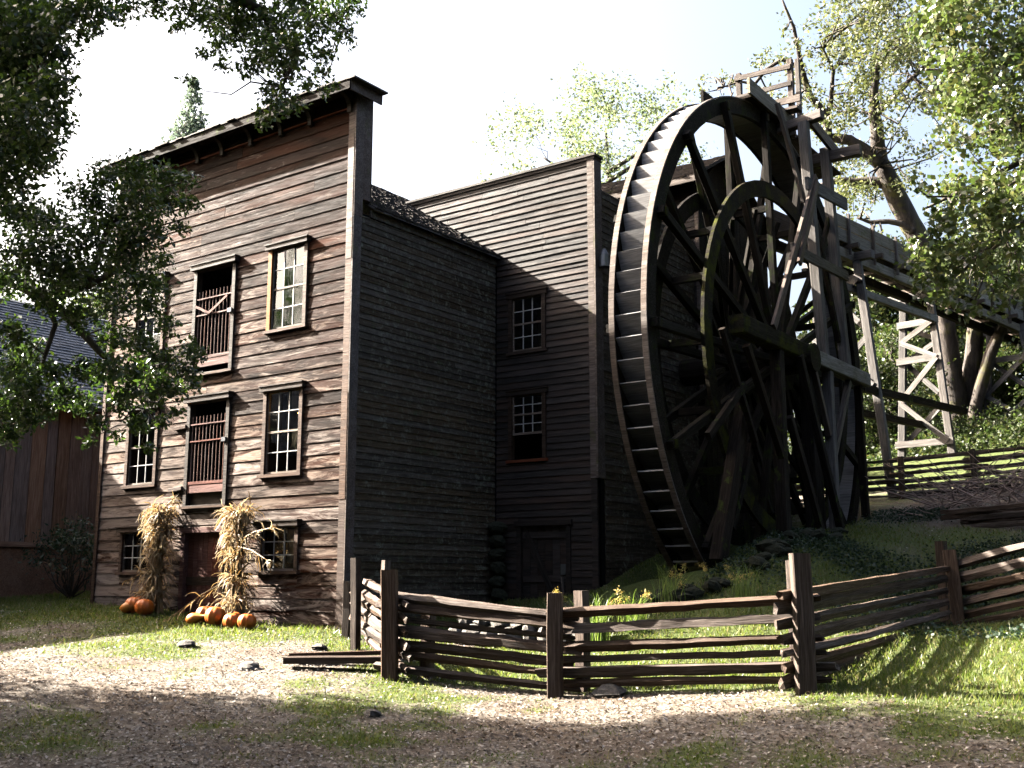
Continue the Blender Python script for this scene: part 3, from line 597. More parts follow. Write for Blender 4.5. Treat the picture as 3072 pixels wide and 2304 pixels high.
mb.add([(-15.6, 23.3, 10.0), (RXR + .3, 23.3, 10.0), (RXR + .3, 26.2, 8.6), (-15.6, 26.2, 8.6), (-15.6, 23.3, 10.0 + e), (RXR + .3, 23.3, 10.0 + e), (RXR + .3, 26.2, 8.6 + e), (-15.6, 26.2, 8.6 + e)], BOXF)
rr_ = mb.build('roof', M['shake'], rear, loc=(-13, 23, 9.5))
shakes('roof_shakes', rr_, M['shake'], (-15.6, RB - .63, 9.02), (RXR + .32, RB - .63, 9.02), (-15.6, 23.3, 10.05), (RXR + .32, 23.3, 10.05), 9, .15, th=.03)
w = window(rear, -11.35, -10.95, 6.3, 7.5, RB, 1, 2, sash=False, trim='sash')

# ------------------------------------------------------------------ barn on the left
BX = -24.0
barn = empty('plank_barn', (BX - 3, 13, -.5), 'brown vertical-plank barn with shingle roof left of the mill', 'barn')
ya, k = 4.0, 0
while ya < 21:
    wd = random.uniform(.24, .40); mb = MB(); jx = random.uniform(-.006, .012)
    V = beam('wall_plank', (BX + jx, ya + wd / 2, .86), (BX + jx, ya + wd / 2, 4.35), .03, wd - .012, M['barn'], barn, jit=.002); ya += wd
beam('sill_board', (BX + .05, 4, .80), (BX + .05, 21, .80), .07, .12, M['barn'], barn)
mb = MB(); mb.box(BX - .2, BX - .03, 4, 21, -1.5, 4.3); mb.box(BX - 7, BX - .21, 4, 4.1, -1.5, 4.3); mb.box(BX - .03, BX + .03, 4, 21, -1.5, .73); mb.add([(BX - .2, 4.05, 4.3), (BX - 6.6, 4.05, 4.3), (BX - 3.4, 4.05, 7.1)], [(0, 1, 2)]); mb.build('wall', M['barn'], barn, loc=(BX - 3, 12, 0))
bru, brz = BX - 3.4, 7.3
mb = MB(); mb.add([(BX + .38, 3.7, 4.05), (BX + .38, 21.3, 4.05), (bru, 21.3, brz), (bru, 3.7, brz), (BX + .38, 3.7, 4.1), (BX + .38, 21.3, 4.1), (bru, 21.3, brz + .05), (bru, 3.7, brz + .05)], BOXF)
mb.add([(BX - 7.2, 3.7, 4.05), (BX - 7.2, 21.3, 4.05), (bru, 21.3, brz), (bru, 3.7, brz), (BX - 7.2, 3.7, 4.1), (BX - 7.2, 21.3, 4.1), (bru, 21.3, brz + .05), (bru, 3.7, brz + .05)], [f[::-1] for f in BOXF])
br = mb.build('roof', M['barnroof'], barn, loc=(BX - 3, 12, 5)); shakes('roof_shingles', br, M['barnroof'], (BX + .40, 3.7, 4.1), (BX + .40, 21.3, 4.1), (bru, 3.7, brz + .055), (bru, 21.3, brz + .055), 34, .2, th=.02)

# ------------------------------------------------------------------ water wheel
WXO, WXI, WY, WZc, WR = -8.62, -9.34, 21.334, 4.455, 5.486
wheel = empty('water_wheel', (-8.98, WY, -1.03), 'huge mossy black wooden overshot water wheel beside the annex', 'water wheel')
wc = ((WXO + WXI) / 2, WY, WZc)
def ring(name, x0, x1, r0, r1, mat, seg=64, a0=0.0, parent=wheel, n0=0, n1=None):
    mb = MB(); n1 = seg if n1 is None else n1; V = []; Fc = []
    for i in range(n0, n1 + 1):
        a = a0 + 2 * math.pi * i / seg; c, s_ = math.cos(a), math.sin(a)
        V += [(x0, WY + r0 * c, WZc + r0 * s_), (x1, WY + r0 * c, WZc + r0 * s_), (x1, WY + r1 * c, WZc + r1 * s_), (x0, WY + r1 * c, WZc + r1 * s_)]
    m = n1 - n0
    for i in range(m):
        o = i * 4
        for (p, q) in ((0, 1), (1, 2), (2, 3), (3, 0)): Fc.append((o + p, o + q, o + 4 + q, o + 4 + p))
    Fc += [(3, 2, 1, 0), (m * 4, m * 4 + 1, m * 4 + 2, m * 4 + 3)]
    mb.add(V, Fc); return mb
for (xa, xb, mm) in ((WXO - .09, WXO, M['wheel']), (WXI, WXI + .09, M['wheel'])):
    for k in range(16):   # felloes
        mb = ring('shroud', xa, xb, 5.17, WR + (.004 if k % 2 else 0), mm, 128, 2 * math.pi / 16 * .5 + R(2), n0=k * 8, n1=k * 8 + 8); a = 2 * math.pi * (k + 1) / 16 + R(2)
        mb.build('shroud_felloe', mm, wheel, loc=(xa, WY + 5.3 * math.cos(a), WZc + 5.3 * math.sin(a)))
    # paler timber rim band
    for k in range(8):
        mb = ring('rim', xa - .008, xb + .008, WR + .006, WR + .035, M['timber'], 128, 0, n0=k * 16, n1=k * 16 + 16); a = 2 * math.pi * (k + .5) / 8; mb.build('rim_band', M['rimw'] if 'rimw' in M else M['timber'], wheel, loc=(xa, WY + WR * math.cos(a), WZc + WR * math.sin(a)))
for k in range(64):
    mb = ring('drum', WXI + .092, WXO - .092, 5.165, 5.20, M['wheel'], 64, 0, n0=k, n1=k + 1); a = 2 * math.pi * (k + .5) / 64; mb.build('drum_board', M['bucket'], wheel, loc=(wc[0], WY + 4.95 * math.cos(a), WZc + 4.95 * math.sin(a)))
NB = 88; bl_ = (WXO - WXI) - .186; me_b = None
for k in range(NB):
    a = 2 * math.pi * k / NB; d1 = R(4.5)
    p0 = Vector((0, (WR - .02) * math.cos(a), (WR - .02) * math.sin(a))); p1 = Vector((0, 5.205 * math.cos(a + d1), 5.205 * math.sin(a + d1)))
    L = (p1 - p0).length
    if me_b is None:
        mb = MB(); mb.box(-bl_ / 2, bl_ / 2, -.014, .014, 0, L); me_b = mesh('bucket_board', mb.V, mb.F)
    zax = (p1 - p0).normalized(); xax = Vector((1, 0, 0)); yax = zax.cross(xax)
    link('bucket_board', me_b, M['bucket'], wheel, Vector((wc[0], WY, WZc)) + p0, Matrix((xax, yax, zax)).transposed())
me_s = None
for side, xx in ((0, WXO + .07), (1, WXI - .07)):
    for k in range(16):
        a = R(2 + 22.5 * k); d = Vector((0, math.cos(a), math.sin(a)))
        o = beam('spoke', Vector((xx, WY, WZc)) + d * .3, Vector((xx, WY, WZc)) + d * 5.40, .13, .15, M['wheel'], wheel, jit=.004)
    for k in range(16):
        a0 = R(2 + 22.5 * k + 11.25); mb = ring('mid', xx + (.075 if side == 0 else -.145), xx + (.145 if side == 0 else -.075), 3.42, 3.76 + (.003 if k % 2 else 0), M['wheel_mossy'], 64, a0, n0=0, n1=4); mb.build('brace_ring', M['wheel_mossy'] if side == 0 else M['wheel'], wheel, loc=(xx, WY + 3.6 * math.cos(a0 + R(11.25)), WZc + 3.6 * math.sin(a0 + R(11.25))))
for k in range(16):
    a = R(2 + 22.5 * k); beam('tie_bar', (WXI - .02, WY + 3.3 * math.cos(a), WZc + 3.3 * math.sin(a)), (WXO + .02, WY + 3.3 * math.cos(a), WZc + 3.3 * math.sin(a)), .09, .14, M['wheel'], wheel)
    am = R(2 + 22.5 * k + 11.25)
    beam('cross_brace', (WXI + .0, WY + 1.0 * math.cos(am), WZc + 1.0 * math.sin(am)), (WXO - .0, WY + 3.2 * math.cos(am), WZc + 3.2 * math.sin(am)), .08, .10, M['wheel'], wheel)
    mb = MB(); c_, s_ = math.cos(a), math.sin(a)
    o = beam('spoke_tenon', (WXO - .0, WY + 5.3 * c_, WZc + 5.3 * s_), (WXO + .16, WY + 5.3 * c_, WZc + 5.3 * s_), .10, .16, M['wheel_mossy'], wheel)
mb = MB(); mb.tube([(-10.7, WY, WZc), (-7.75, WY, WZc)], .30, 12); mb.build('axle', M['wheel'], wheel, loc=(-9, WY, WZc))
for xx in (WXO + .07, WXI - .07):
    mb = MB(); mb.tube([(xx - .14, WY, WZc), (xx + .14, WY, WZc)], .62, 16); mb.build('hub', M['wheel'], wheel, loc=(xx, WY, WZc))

# ------------------------------------------------------------------ timber frame carrying the wheel
frame = empty('wheel_support_frame', (-8.0, 21.5, .9), 'grey timber frame of posts and braces standing in front of the water wheel', 'timber frame')
T, TD = M['timber'], M['timber_dark']; FX = -7.98
beam('bearing_beam', (FX, 18.0, 4.55), (FX, 21.6, 4.55), .30, .34, M['wheel_mossy'], frame); beam('bearing_beam', (FX, 21.603, 4.55), (FX, 25.1, 4.55), .28, .30, M['flume'], frame)
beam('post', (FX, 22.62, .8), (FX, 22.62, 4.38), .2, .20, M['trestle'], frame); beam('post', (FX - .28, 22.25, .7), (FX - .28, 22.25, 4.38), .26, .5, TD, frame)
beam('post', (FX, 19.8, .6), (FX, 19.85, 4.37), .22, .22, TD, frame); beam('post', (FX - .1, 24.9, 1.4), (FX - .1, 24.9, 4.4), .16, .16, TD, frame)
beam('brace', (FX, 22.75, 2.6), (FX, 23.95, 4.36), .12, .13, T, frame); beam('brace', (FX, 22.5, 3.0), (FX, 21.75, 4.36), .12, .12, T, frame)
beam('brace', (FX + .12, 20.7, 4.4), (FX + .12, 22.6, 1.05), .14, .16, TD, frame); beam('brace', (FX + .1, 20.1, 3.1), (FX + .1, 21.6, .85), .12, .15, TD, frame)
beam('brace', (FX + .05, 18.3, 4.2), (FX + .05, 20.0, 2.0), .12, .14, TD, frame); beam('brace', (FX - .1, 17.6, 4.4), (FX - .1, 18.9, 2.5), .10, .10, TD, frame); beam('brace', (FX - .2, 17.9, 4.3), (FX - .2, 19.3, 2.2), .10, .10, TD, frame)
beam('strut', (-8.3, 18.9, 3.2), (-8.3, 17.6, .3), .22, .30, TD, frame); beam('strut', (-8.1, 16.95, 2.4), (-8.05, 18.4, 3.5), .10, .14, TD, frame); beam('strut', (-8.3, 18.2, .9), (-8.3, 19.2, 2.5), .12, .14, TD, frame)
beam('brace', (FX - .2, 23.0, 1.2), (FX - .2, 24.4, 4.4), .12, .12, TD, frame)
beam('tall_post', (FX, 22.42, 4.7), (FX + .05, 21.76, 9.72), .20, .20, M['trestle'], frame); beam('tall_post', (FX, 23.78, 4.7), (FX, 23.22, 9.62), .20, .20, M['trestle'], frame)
beam('girt', (FX + .12, 21.6, 8.28), (FX + .12, 24.1, 8.52), .07, .28, M['trestle'], frame); beam('girt', (FX + .11, 20.6, 6.6), (FX + .11, 23.9, 6.76), .07, .22, T, frame)
beam('top_cap', (FX + .11, 22.0, 9.86), (FX + .11, 23.75, 9.62), .08, .26, M['trim'], frame); beam('cross_beam', (-9.4, 22.2, 9.78), (-7.55, 21.9, 9.86), .2, .2, T, frame); beam('cross_beam', (-9.4, 23.3, 9.42), (-7.2, 23.3, 9.42), .2, .24, T, frame)
beam('brace', (FX + .16, 22.05, 8.55), (FX + .16, 19.35, 4.72), .07, .16, M['cornerboard'], frame); beam('brace', (FX + .22, 22.0, 8.4), (FX + .2, 20.75, 6.3), .06, .15, M['trim'], frame)
beam('brace', (-8.15, 20.9, 9.9), (FX, 21.75, 7.9), .08, .12, T, frame); beam('brace', (FX - .05, 23.6, 5.2), (FX - .05, 22.4, 8.0), .08, .12, TD, frame); beam('brace', (FX - .06, 22.3, 6.2), (FX - .06, 23.7, 8.6), .08, .12, TD, frame)

# head trough and railing over the wheel
head = empty('head_trough', (-8.9, 22, 10.0), 'wooden head trough with railing on top of the water wheel', 'trough')
beam('trough_side', (-8.45, 20.1, 10.08), (-8.45, 22.6, 10.10), .06, .34, M['flume'], head); beam('trough_side', (-9.5, 20.1, 10.05), (-9.5, 25.8, 10.05), .06, .42, M['timber_dark'], head); beam('trough_floor', (-8.98, 20.3, 9.94), (-8.98, 25.8, 9.94), .98, .05, M['timber_dark'], head)
for (xx, z0) in ((-9.68, 10.2), (-8.44, 9.8)): beam('rail_post', (xx, 22.5, z0), (xx, 22.5, 11.62), .12, .12, T, head)
beam('rail_post', (-8.36, 22.75, 9.8), (-8.36, 22.75, 11.7), .1, .1, T, head)
beam('hand_rail', (-9.75, 22.42, 11.48), (-8.4, 22.42, 11.42), .05, .12, T, head); beam('hand_rail', (-9.75, 22.42, 11.0), (-8.4, 22.42, 11.02), .05, .11, T, head); beam('hand_rail', (-9.2, 22.40, 10.62), (-8.2, 22.40, 10.60), .05, .16, T, head); beam('walk_plank', (-9.0, 22.2, 10.27), (-8.15, 22.2, 10.25), .3, .06, T, head)
beam('baluster', (-9.05, 22.46, 10.3), (-9.05, 22.46, 11.1), .07, .07, T, head)
beam('trough_leg', (-8.5, 22.7, 9.82), (-8.5, 22.7, 10.5), .09, .09, T, head)

# flume on its trestle
flume = empty('flume_trestle', (-9, 33, 3), 'long wooden flume on braced trestle legs running uphill behind the wheel', 'flume')
FA = Vector((-9.08, 27.0, 9.4)); FD = Vector((.155, 1.0, 0)); nrm = Vector((FD.y, -FD.x, 0)).normalized()
fp = lambda y, off=0.0, z=0.0: FA + FD * (y - 27.0) - nrm * off + Vector((0, 0, z))
for s0, s1 in ((25.6, 30.2), (30.21, 34.8), (34.81, 39.4), (39.41, 44), (44.01, 52)):
    beam('side_board', fp(s0, .03, -.18), fp(s1, .03, -.18), .05, .34, M['flume'], flume); beam('side_board', fp(s0, .035, -.54), fp(s1, .035, -.54), .05, .34, M['flume'], flume)
    beam('side_board', fp(s0, 1.07, -.35), fp(s1, 1.07, -.35), .05, .7, TD, flume); beam('floor_board', fp(s0, .55, -.70), fp(s1, .55, -.70), .98, .05, TD, flume)
    beam('stringer', fp(s0, .12, -1.0), fp(s1, .12, -1.0), .16, .26, M['flume'], flume); beam('stringer', fp(s0, .98, -1.0), fp(s1, .98, -1.0), .16, .26, TD, flume)
for i, y in enumerate(np.arange(27.6, 50, 1.35)):
    beam('stake', fp(y, -.03, -1.02), fp(y, -.03, .08), .06, .09, T, flume)
    beam('cross_tie', fp(y, -.28, -.8), fp(y, 1.4, -.8), .10, .12, T, flume)
def bent(y, ztop, fn, ff, zn, zf, levels, no=.0):
    """near leg foot fn (x offset), far leg foot ff"""
    n0 = fp(y, no, ztop - 9.4); f0 = fp(y, 1.1, ztop - 9.4); n1 = n0 + nrm * fn; n1.z = zn; f1 = f0 - nrm * ff; f1.z = zf
    beam('leg', n0, n1, .2, .2, M['trestle'], flume); beam('leg', f0, f1, .2, .2, M['trestle'], flume)
    c0 = n0 + nrm * .45; c1 = f0 - nrm * .45; beam('cap_beam', c0 + Vector((0, 0, .12)), c1 + Vector((0, 0, .12)), .2, .22, M['trestle'], flume)
    P = lambda z: (n0.lerp(n1, (z - n0.z) / (n1.z - n0.z)), f0.lerp(f1, (z - f0.z) / (f1.z - f0.z)))
    for z in levels:
        a, b = P(z); beam('girt', a + nrm * .14 - FD * .13, b - nrm * .14 - FD * .13, .06, .2, M['trestle'], flume)
    for z, zz in zip(levels[:-1], levels[1:]):
        a, b = P(z); c, d = P(zz); zm = (z + zz) / 2; e, f_ = P(zm)
        beam('brace', a - FD * .16, f_ - FD * .16, .05, .16, M['trestle'], flume); beam('brace', b + FD * .14, e + FD * .14, .05, .15, M['trestle'], flume)
        beam('brace', e + FD * .14, d + FD * .14, .05, .15, M['trestle'], flume); beam('brace', f_ - FD * .16, c - FD * .16, .05, .15, M['trestle'], flume)
bent(28, 8.28, .62, .6, 1.7, 1.9, (7.8, 4.9)); bent(33, 8.28, .38, .42, 3.0, 2.8, (7.55, 6.45, 3.95), no=.28); bent(39.5, 8.28, .4, .4, 4.4, 4.4, (7.4, 5.0)); bent(47, 8.28, .3, .3, 5.5, 5.5, (7.4,))
for zz, off, ye in ((4.72, .0, 33.2), (4.4, 1.1, 33.2), (7.5, .5, 33)): beam('long_brace', fp(25.5, off - .35, zz - 9.4), fp(ye, off - .35, zz - 9.4 + .1), .14, .2, TD if zz < 7 else M['flume'], flume)

# ------------------------------------------------------------------ split-rail fences
def rail(parent, p0, p1, r, mat, n=14, sides=5):
    p0, p1 = Vector(p0), Vector(p1); L = (p1 - p0).length; rot = frame_from(p0, p1); V = []; Fc = []
    base = [random.uniform(.55, 1.35) for _ in range(sides)]; ph = random.uniform(0, 6)
    by, bz = random.gauss(0, .014), random.gauss(0, .010)
    for i in range(n):
        t = i / (n - 1); taper = 1 - .25 * t if parent else 1
        oy = by * math.sin(t * 3.1) + random.gauss(0, .003); oz = bz * math.sin(t * 3.1) + .3 * bz * math.sin(t * 11 + ph) + random.gauss(0, .003)
        for k in range(sides):
            a = 2 * math.pi * k / sides + ph; rr = r * base[k] * taper * random.uniform(.86, 1.14) * (.8 if i in (0, n - 1) else 1)
            V.append((L * t + (random.uniform(-.03, .03) if i in (0, n - 1) else 0), oy + rr * .8 * math.cos(a), oz + rr * math.sin(a)))
    for i in range(n - 1):
        for k in range(sides): Fc.append((i * sides + k, i * sides + (k + 1) % sides, (i + 1) * sides + (k + 1) % sides, (i + 1) * sides + k))
    Fc += [tuple(range(sides))[::-1], tuple((n - 1) * sides + k for k in range(sides))]
    return link('rail', mesh('rail', V, Fc), mat, parent, p0, rot)
def fpost(parent, x, y, h, w, d, mat, lean=(0, 0), z0=None, rotz=None):
    z = z1(x, y) if z0 is None else z0
    beam('post', (x, y, z - .3), (x + lean[0], y + lean[1], z + h), w, d, mat, parent, roll=rotz if rotz is not None else random.uniform(-.3, .3), jit=.012)
fence = empty('split_rail_fence', (-7.5, 11.5, -1.4), 'rustic split rail fence zigzagging across the lawn in front of the wheel', 'fence')
RA = M['rail']
P1, P2, P3, P4, P5, P6 = (-11.75, 12.32), (-9.86, 11.0), (-7.62, 11.5), (-4.6, 11.86), (-4.62, 18.6), (-2.6, 17.2)
fpost(fence, -12.65, 13.05, .98, .13, .13, RA, z0=-1.0); fpost(fence, P1[0], P1[1], 1.36, .12, .12, RA, (-.04, 0)); fpost(fence, P1[0] + .42, P1[1] + .15, 1.38, .11, .11, RA)
fpost(fence, P2[0], P2[1], 1.40, .20, .17, RA, (-.08, .02), rotz=.5); fpost(fence, P2[0] + .22, P2[1] + .48, 1.08, .16, .14, RA)
fpost(fence, P3[0], P3[1], 1.24, .18, .16, RA, rotz=.4); fpost(fence, P3[0] + .12, P3[1] + .42, 1.22, .15, .14, RA)
fpost(fence, P4[0], P4[1], 1.50, .20, .20, RA, (.0, .0), rotz=.6); fpost(fence, P4[0] - .22, P4[1] + .38, 1.42, .14, .14, RA)
fpost(fence, P5[0], P5[1], 1.42, .20, .18, RA, (-.12, .1), rotz=.3); fpost(fence, P5[0] - .35, P5[1] + .5, 1.5, .15, .15, RA)
def section(A, B, hs, ra=.065, offA=.0, offB=.0, ext=.25, both=0.0):
    A3, B3 = Vector((*A, z1(*A))), Vector((*B, z1(*B))); d = (B3 - A3); dl = d.normalized(); side = Vector((-dl.y, dl.x, 0)).normalized()
    for i, (ha, hb) in enumerate(hs):
        s_ = .16 if both else .17
        rail(fence, A3 - dl * (ext + random.uniform(-.1, .1)) + side * (s_ + random.uniform(-.03, .03)) + Vector((0, 0, ha)), B3 + dl * (ext + random.uniform(-.1, .1)) + side * (s_ + random.uniform(-.03, .03)) + Vector((0, 0, hb)), ra * random.uniform(.8, 1.2), RA)
section(P3, P4, [(.13, .12), (.27, .26), (.42, .41), (.58, .58), (.78, .80), (1.0, 1.02)], ra=.076)
section(P2, P3, [(.14, .10), (.30, .24), (.44, .40), (.60, .55), (.77, .70), (.92, .83), (1.06, .95)], ra=.075)
section(P1, P2, [(.15, .16), (.32, .30), (.48, .45), (.64, .60), (.80, .77), (.98, .95)], ra=.07)
section((-12.4, 12.75), P1, [(.2, .2), (.4, .35), (.55, .5), (.7, .66)], ra=.09)
section(P4, P5, [(.12, .15), (.28, .3), (.43, .45), (.58, .62), (.75, .8), (.9, .98), (1.05, 1.14)], ra=.078)
section(P5, P6, [(.12, .15), (.28, .3), (.43, .45), (.6, .62), (.8, .8), (1.0, 1.0), (1.2, 1.22)], ra=.08)
# rear rail fence on the hillside
rfence = empty('hillside_rail_fence', (-7, 28, 2.1), 'low split rail fence on the hillside below the flume trestle', 'fence')
pts = [(-10.6, 27.2), (-8.05, 27.7), (-6.4, 28.1), (-4.6, 28.4), (-2.5, 28.8)]
for i, p in enumerate(pts):
    z = z1(*p); beam('post', (p[0], p[1], z - .2), (p[0] + random.uniform(-.1, .1), p[1], z + 1.05), .13, .13, RA, rfence)
    if i < len(pts) - 1:
        q = pts[i + 1]
        for k in range(6): rail(rfence, (p[0] - .3, p[1] + .1, z + .1 + k * .17), (q[0] + .3, q[1] + .1, z1(*q) + .1 + k * .17 + random.uniform(-.04, .04)), .06, RA)

# ------------------------------------------------------------------ vegetation helpers
def unit(n): v = RNG.normal(size=(n, 3)); return v / np.linalg.norm(v, axis=1)[:, None]
def leaves_mesh(name, pos, L, wratio=.5, axis=None, droop=0.0, fold=.12):
    n = len(pos); a = unit(n) if axis is None else axis
    a = a + np.array([0, 0, -droop]); a /= np.linalg.norm(a, axis=1)[:, None]
    b = np.cross(a, unit(n)); b /= np.linalg.norm(b, axis=1)[:, None] + 1e-9; c = np.cross(a, b)
    Ls = (L * RNG.uniform(.65, 1.25, n))[:, None]; W = Ls * wratio
    V = np.empty((n, 4, 3)); V[:, 0] = pos; V[:, 1] = pos + a * Ls * .5 + b * W * .5 + c * Ls * fold; V[:, 2] = pos + a * Ls; V[:, 3] = pos + a * Ls * .5 - b * W * .5 + c * Ls * fold
    return np_mesh(name, V.reshape(-1, 3), quads=np.arange(4 * n).reshape(n, 4))
def blob_points(blobs, per_r2, flat=.85):
    out = []
    for (x, y, z, r, dn) in blobs:
        n = max(6, int(per_r2 * r * r * dn)); p = RNG.normal(size=(n, 3)) * .46; k = np.linalg.norm(p, axis=1); p[k > 1.25] *= .6
        p[:, 2] *= flat; out.append(np.array([x, y, z]) + p * r)
    return np.concatenate(out)
def jitter_path(p0, p1, n, amp):
    p0, p1 = np.asarray(p0, float), np.asarray(p1, float); L = np.linalg.norm(p1 - p0); P = []
    for i in range(n + 1):
        t = i / n; q = p0 * (1 - t) + p1 * t
        if 0 < i < n: q = q + RNG.normal(size=3) * amp * L
        P.append(q)
    return P
def nearest(limbs, c):
    best = None
    for pts in limbs:
        for p in pts:
            d = np.linalg.norm(np.asarray(p) - c)
            if best is None or d < best[0]: best = (d, p)
    return np.asarray(best[1])
def roughen(pts, rad):
    P, Q = [], []
    for i in range(len(pts) - 1):
        n = 4
        for k in range(n + (i == len(pts) - 2)):
            t = k / n; r = rad[i] * (1 - t) + rad[i + 1] * t; P.append(np.asarray(pts[i], float) * (1 - t) + np.asarray(pts[i + 1], float) * t + RNG.normal(size=3) * r * .04); Q.append(r * RNG.uniform(.96, 1.05))
    return P, Q
def tree(name, label, base, limbs, blobs, leafmat_, bark, leafL, per_r2, group=None, twig_r=.03, wratio=.5, spray=False, twigs=True, cat='tree', droop=.0, maxtwig=90):
    """limbs: list of (points, radii)"""
    t = empty(name, tuple(base), label, cat, group); mb = MB()
    for pts, rad in limbs: mb.tube(*roughen(pts, rad), 11)
    tr = mb.build('trunk', bark, t, True, loc=tuple(base))
    lp = [p for p, _ in limbs]; dense = []
    for pts in lp:
        for a, b in zip(pts[:-1], pts[1:]):
            for k in range(4): dense.append(np.asarray(a) * (1 - k / 4) + np.asarray(b) * k / 4)
    if twigs:
        tw = MB(); sel = list(blobs); random.shuffle(sel)
        for b in sel[:maxtwig]:
            c = np.array(b[:3]); s_ = nearest([dense], c)
            if not .02 < np.linalg.norm(c - s_) < 90 * twig_r + .6: continue
            P = jitter_path(s_, c, 4, .06); tw.tube(P, [twig_r, twig_r * .8, twig_r * .6, twig_r * .4, twig_r * .2], 5, False)
        if tw.V: tag(tw.build('branches', bark, tr, True, loc=tuple(base)), kind='stuff')
    pos = blob_points(blobs, per_r2)
    me = leaves_mesh('crown', pos - np.array(base), leafL, wratio, droop=droop); o = link('crown', me, leafmat_, t, base); tag(o, kind='stuff'); return t

# ---- near live oak whose boughs hang into the picture from the left
NB_ = []
def nb(lst, d0, dn=1.0):
    for (x, y, r) in lst:
        d = d0 + random.uniform(-.9, .9); c = at(x, y, d); rr = r * S / F_PX * d
        NB_.append((*c, rr, dn))
nb([(20, 60, 75), (60, 150, 80), (30, 240, 85), (90, 230, 60), (120, 180, 45), (50, 320, 70), (110, 110, 55), (140, 40, 55), (200, 15, 45), (20, 390, 60), (70, 20, 75), (0, 140, 80), (-40, 80, 90), (-60, 250, 100), (100, 300, 40), (10, 300, 70), (30, 10, 80), (130, 260, 30), (90, 350, 35)], 9.6, 1.25)
nb([(270, 12, 40), (340, 5, 35), (420, 15, 50), (470, 40, 45), (520, 45, 55), (560, 90, 48), (600, 55, 55), (640, 105, 40), (680, 55, 48), (720, 25, 42), (745, 75, 26), (700, 115, 28), (620, 150, 36), (585, 195, 26), (665, 180, 24), (480, 90, 30), (440, 115, 18), (560, 130, 36), (520, 5, 60), (640, 5, 60), (380, 55, 20), (600, 105, 45), (760, 10, 30), (700, 150, 22), (200, 60, 22), (230, 30, 30), (400, 170, 12), (530, 150, 22), (480, 140, 18)], 10.6, .95)
nb([(600, 235, 26), (640, 225, 22), (570, 268, 18), (700, 200, 16), (590, 215, 24), (560, 245, 14), (720, 185, 12), (625, 205, 22)], 10.3, .9)
nb([(180, 420, 45), (230, 380, 42), (290, 368, 40), (350, 380, 36), (400, 388, 26), (300, 430, 58), (360, 430, 42), (410, 440, 22), (240, 470, 60), (320, 500, 50), (390, 490, 20), (180, 520, 60), (110, 480, 48), (60, 470, 50), (20, 450, 45), (60, 540, 60), (120, 580, 60), (20, 600, 50), (200, 600, 55), (260, 560, 48), (300, 600, 45), (350, 560, 28), (250, 650, 50), (320, 660, 34), (170, 680, 42), (100, 650, 40), (360, 700, 28), (240, 730, 40), (410, 750, 24), (300, 740, 38), (340, 620, 34), (280, 520, 45), (150, 600, 50)], 11.2, 1.2)
nb([(230, 800, 40), (290, 800, 40), (350, 780, 40), (400, 800, 30), (425, 765, 24), (330, 850, 36), (375, 840, 28), (260, 870, 32), (300, 915, 28), (210, 915, 22), (320, 965, 14), (190, 955, 14), (60, 760, 40), (30, 800, 45), (60, 840, 42), (20, 880, 45), (60, 900, 32), (20, 940, 28), (95, 880, 32), (30, 720, 36), (140, 850, 34), (180, 870, 30), (350, 910, 20), (420, 830, 18), (250, 940, 14), (380, 890, 16), (110, 800, 30), (180, 800, 34), (340, 820, 30), (280, 850, 30)], 11.0, 1.5)
ob = np.array((-14.6, 2.4, -1.6))
def A_(*p): return [np.array(q) for q in p]
oak_limbs = [
 (A_(ob - [0, 0, .3], (-14.7, 2.5, .8), (-14.3, 2.8, 3.0), (-14.6, 2.4, 5.2), (-15.2, 2.0, 7.5), (-15.6, 1.4, 10)), [.50, .42, .36, .28, .2, .1]),
 (A_((-14.35, 2.8, 2.6), (-12.6, 4.2, 3.4), at(-60, 560, 12.2), at(30, 605, 11.7), at(95, 640, 11.4), at(190, 618, 11.1), at(300, 560, 11)), [.2, .15, .10, .075, .06, .035, .012]),
 (A_(at(95, 640, 11.4), at(150, 690, 11.3), at(215, 760, 11.1), at(290, 830, 11.0), at(320, 900, 11)), [.055, .042, .03, .016, .006]),
 (A_(at(95, 640, 11.4), at(120, 700, 11.3), at(90, 790, 11.2), at(50, 860, 11.1)), [.035, .025, .016, .006]),
 (A_((-14.5, 2.5, 4.6), (-12.3, 3.6, 5.6), at(-80, 250, 10.5), at(40, 200, 9.9), at(100, 90, 9.7), at(230, -40, 10)), [.2, .16, .11, .07, .05, .03]),
 (A_((-14.9, 2.2, 6.2), (-12.2, 3.8, 7.0), at(150, -160, 10.8), at(400, -60, 10.7), at(560, 20, 10.6), at(640, 120, 10.6), at(600, 210, 10.5)), [.18, .14, .09, .055, .04, .022, .008]),
 (A_(at(400, -60, 10.7), at(560, -50, 10.8), at(700, 30, 10.9), at(760, 70, 11)), [.05, .035, .02, .006]),
 (A_(at(190, 618, 11.1), at(230, 500, 11.1), at(300, 420, 11.1), at(390, 395, 11)), [.035, .026, .016, .006]),
 (A_((-14.8, 2.2, 6.5), (-17, 1.6, 8), (-19, 2.5, 9)), [.18, .12, .05]), (A_((-14.6, 2.4, 5.0), (-16.5, 4, 5.6), (-18.5, 5.0, 6.2)), [.16, .1, .04]), (A_((-15.2, 2, 7.5), (-13.5, 0, 9), (-12, -2, 10)), [.14, .09, .04]),
]
crown_b = []
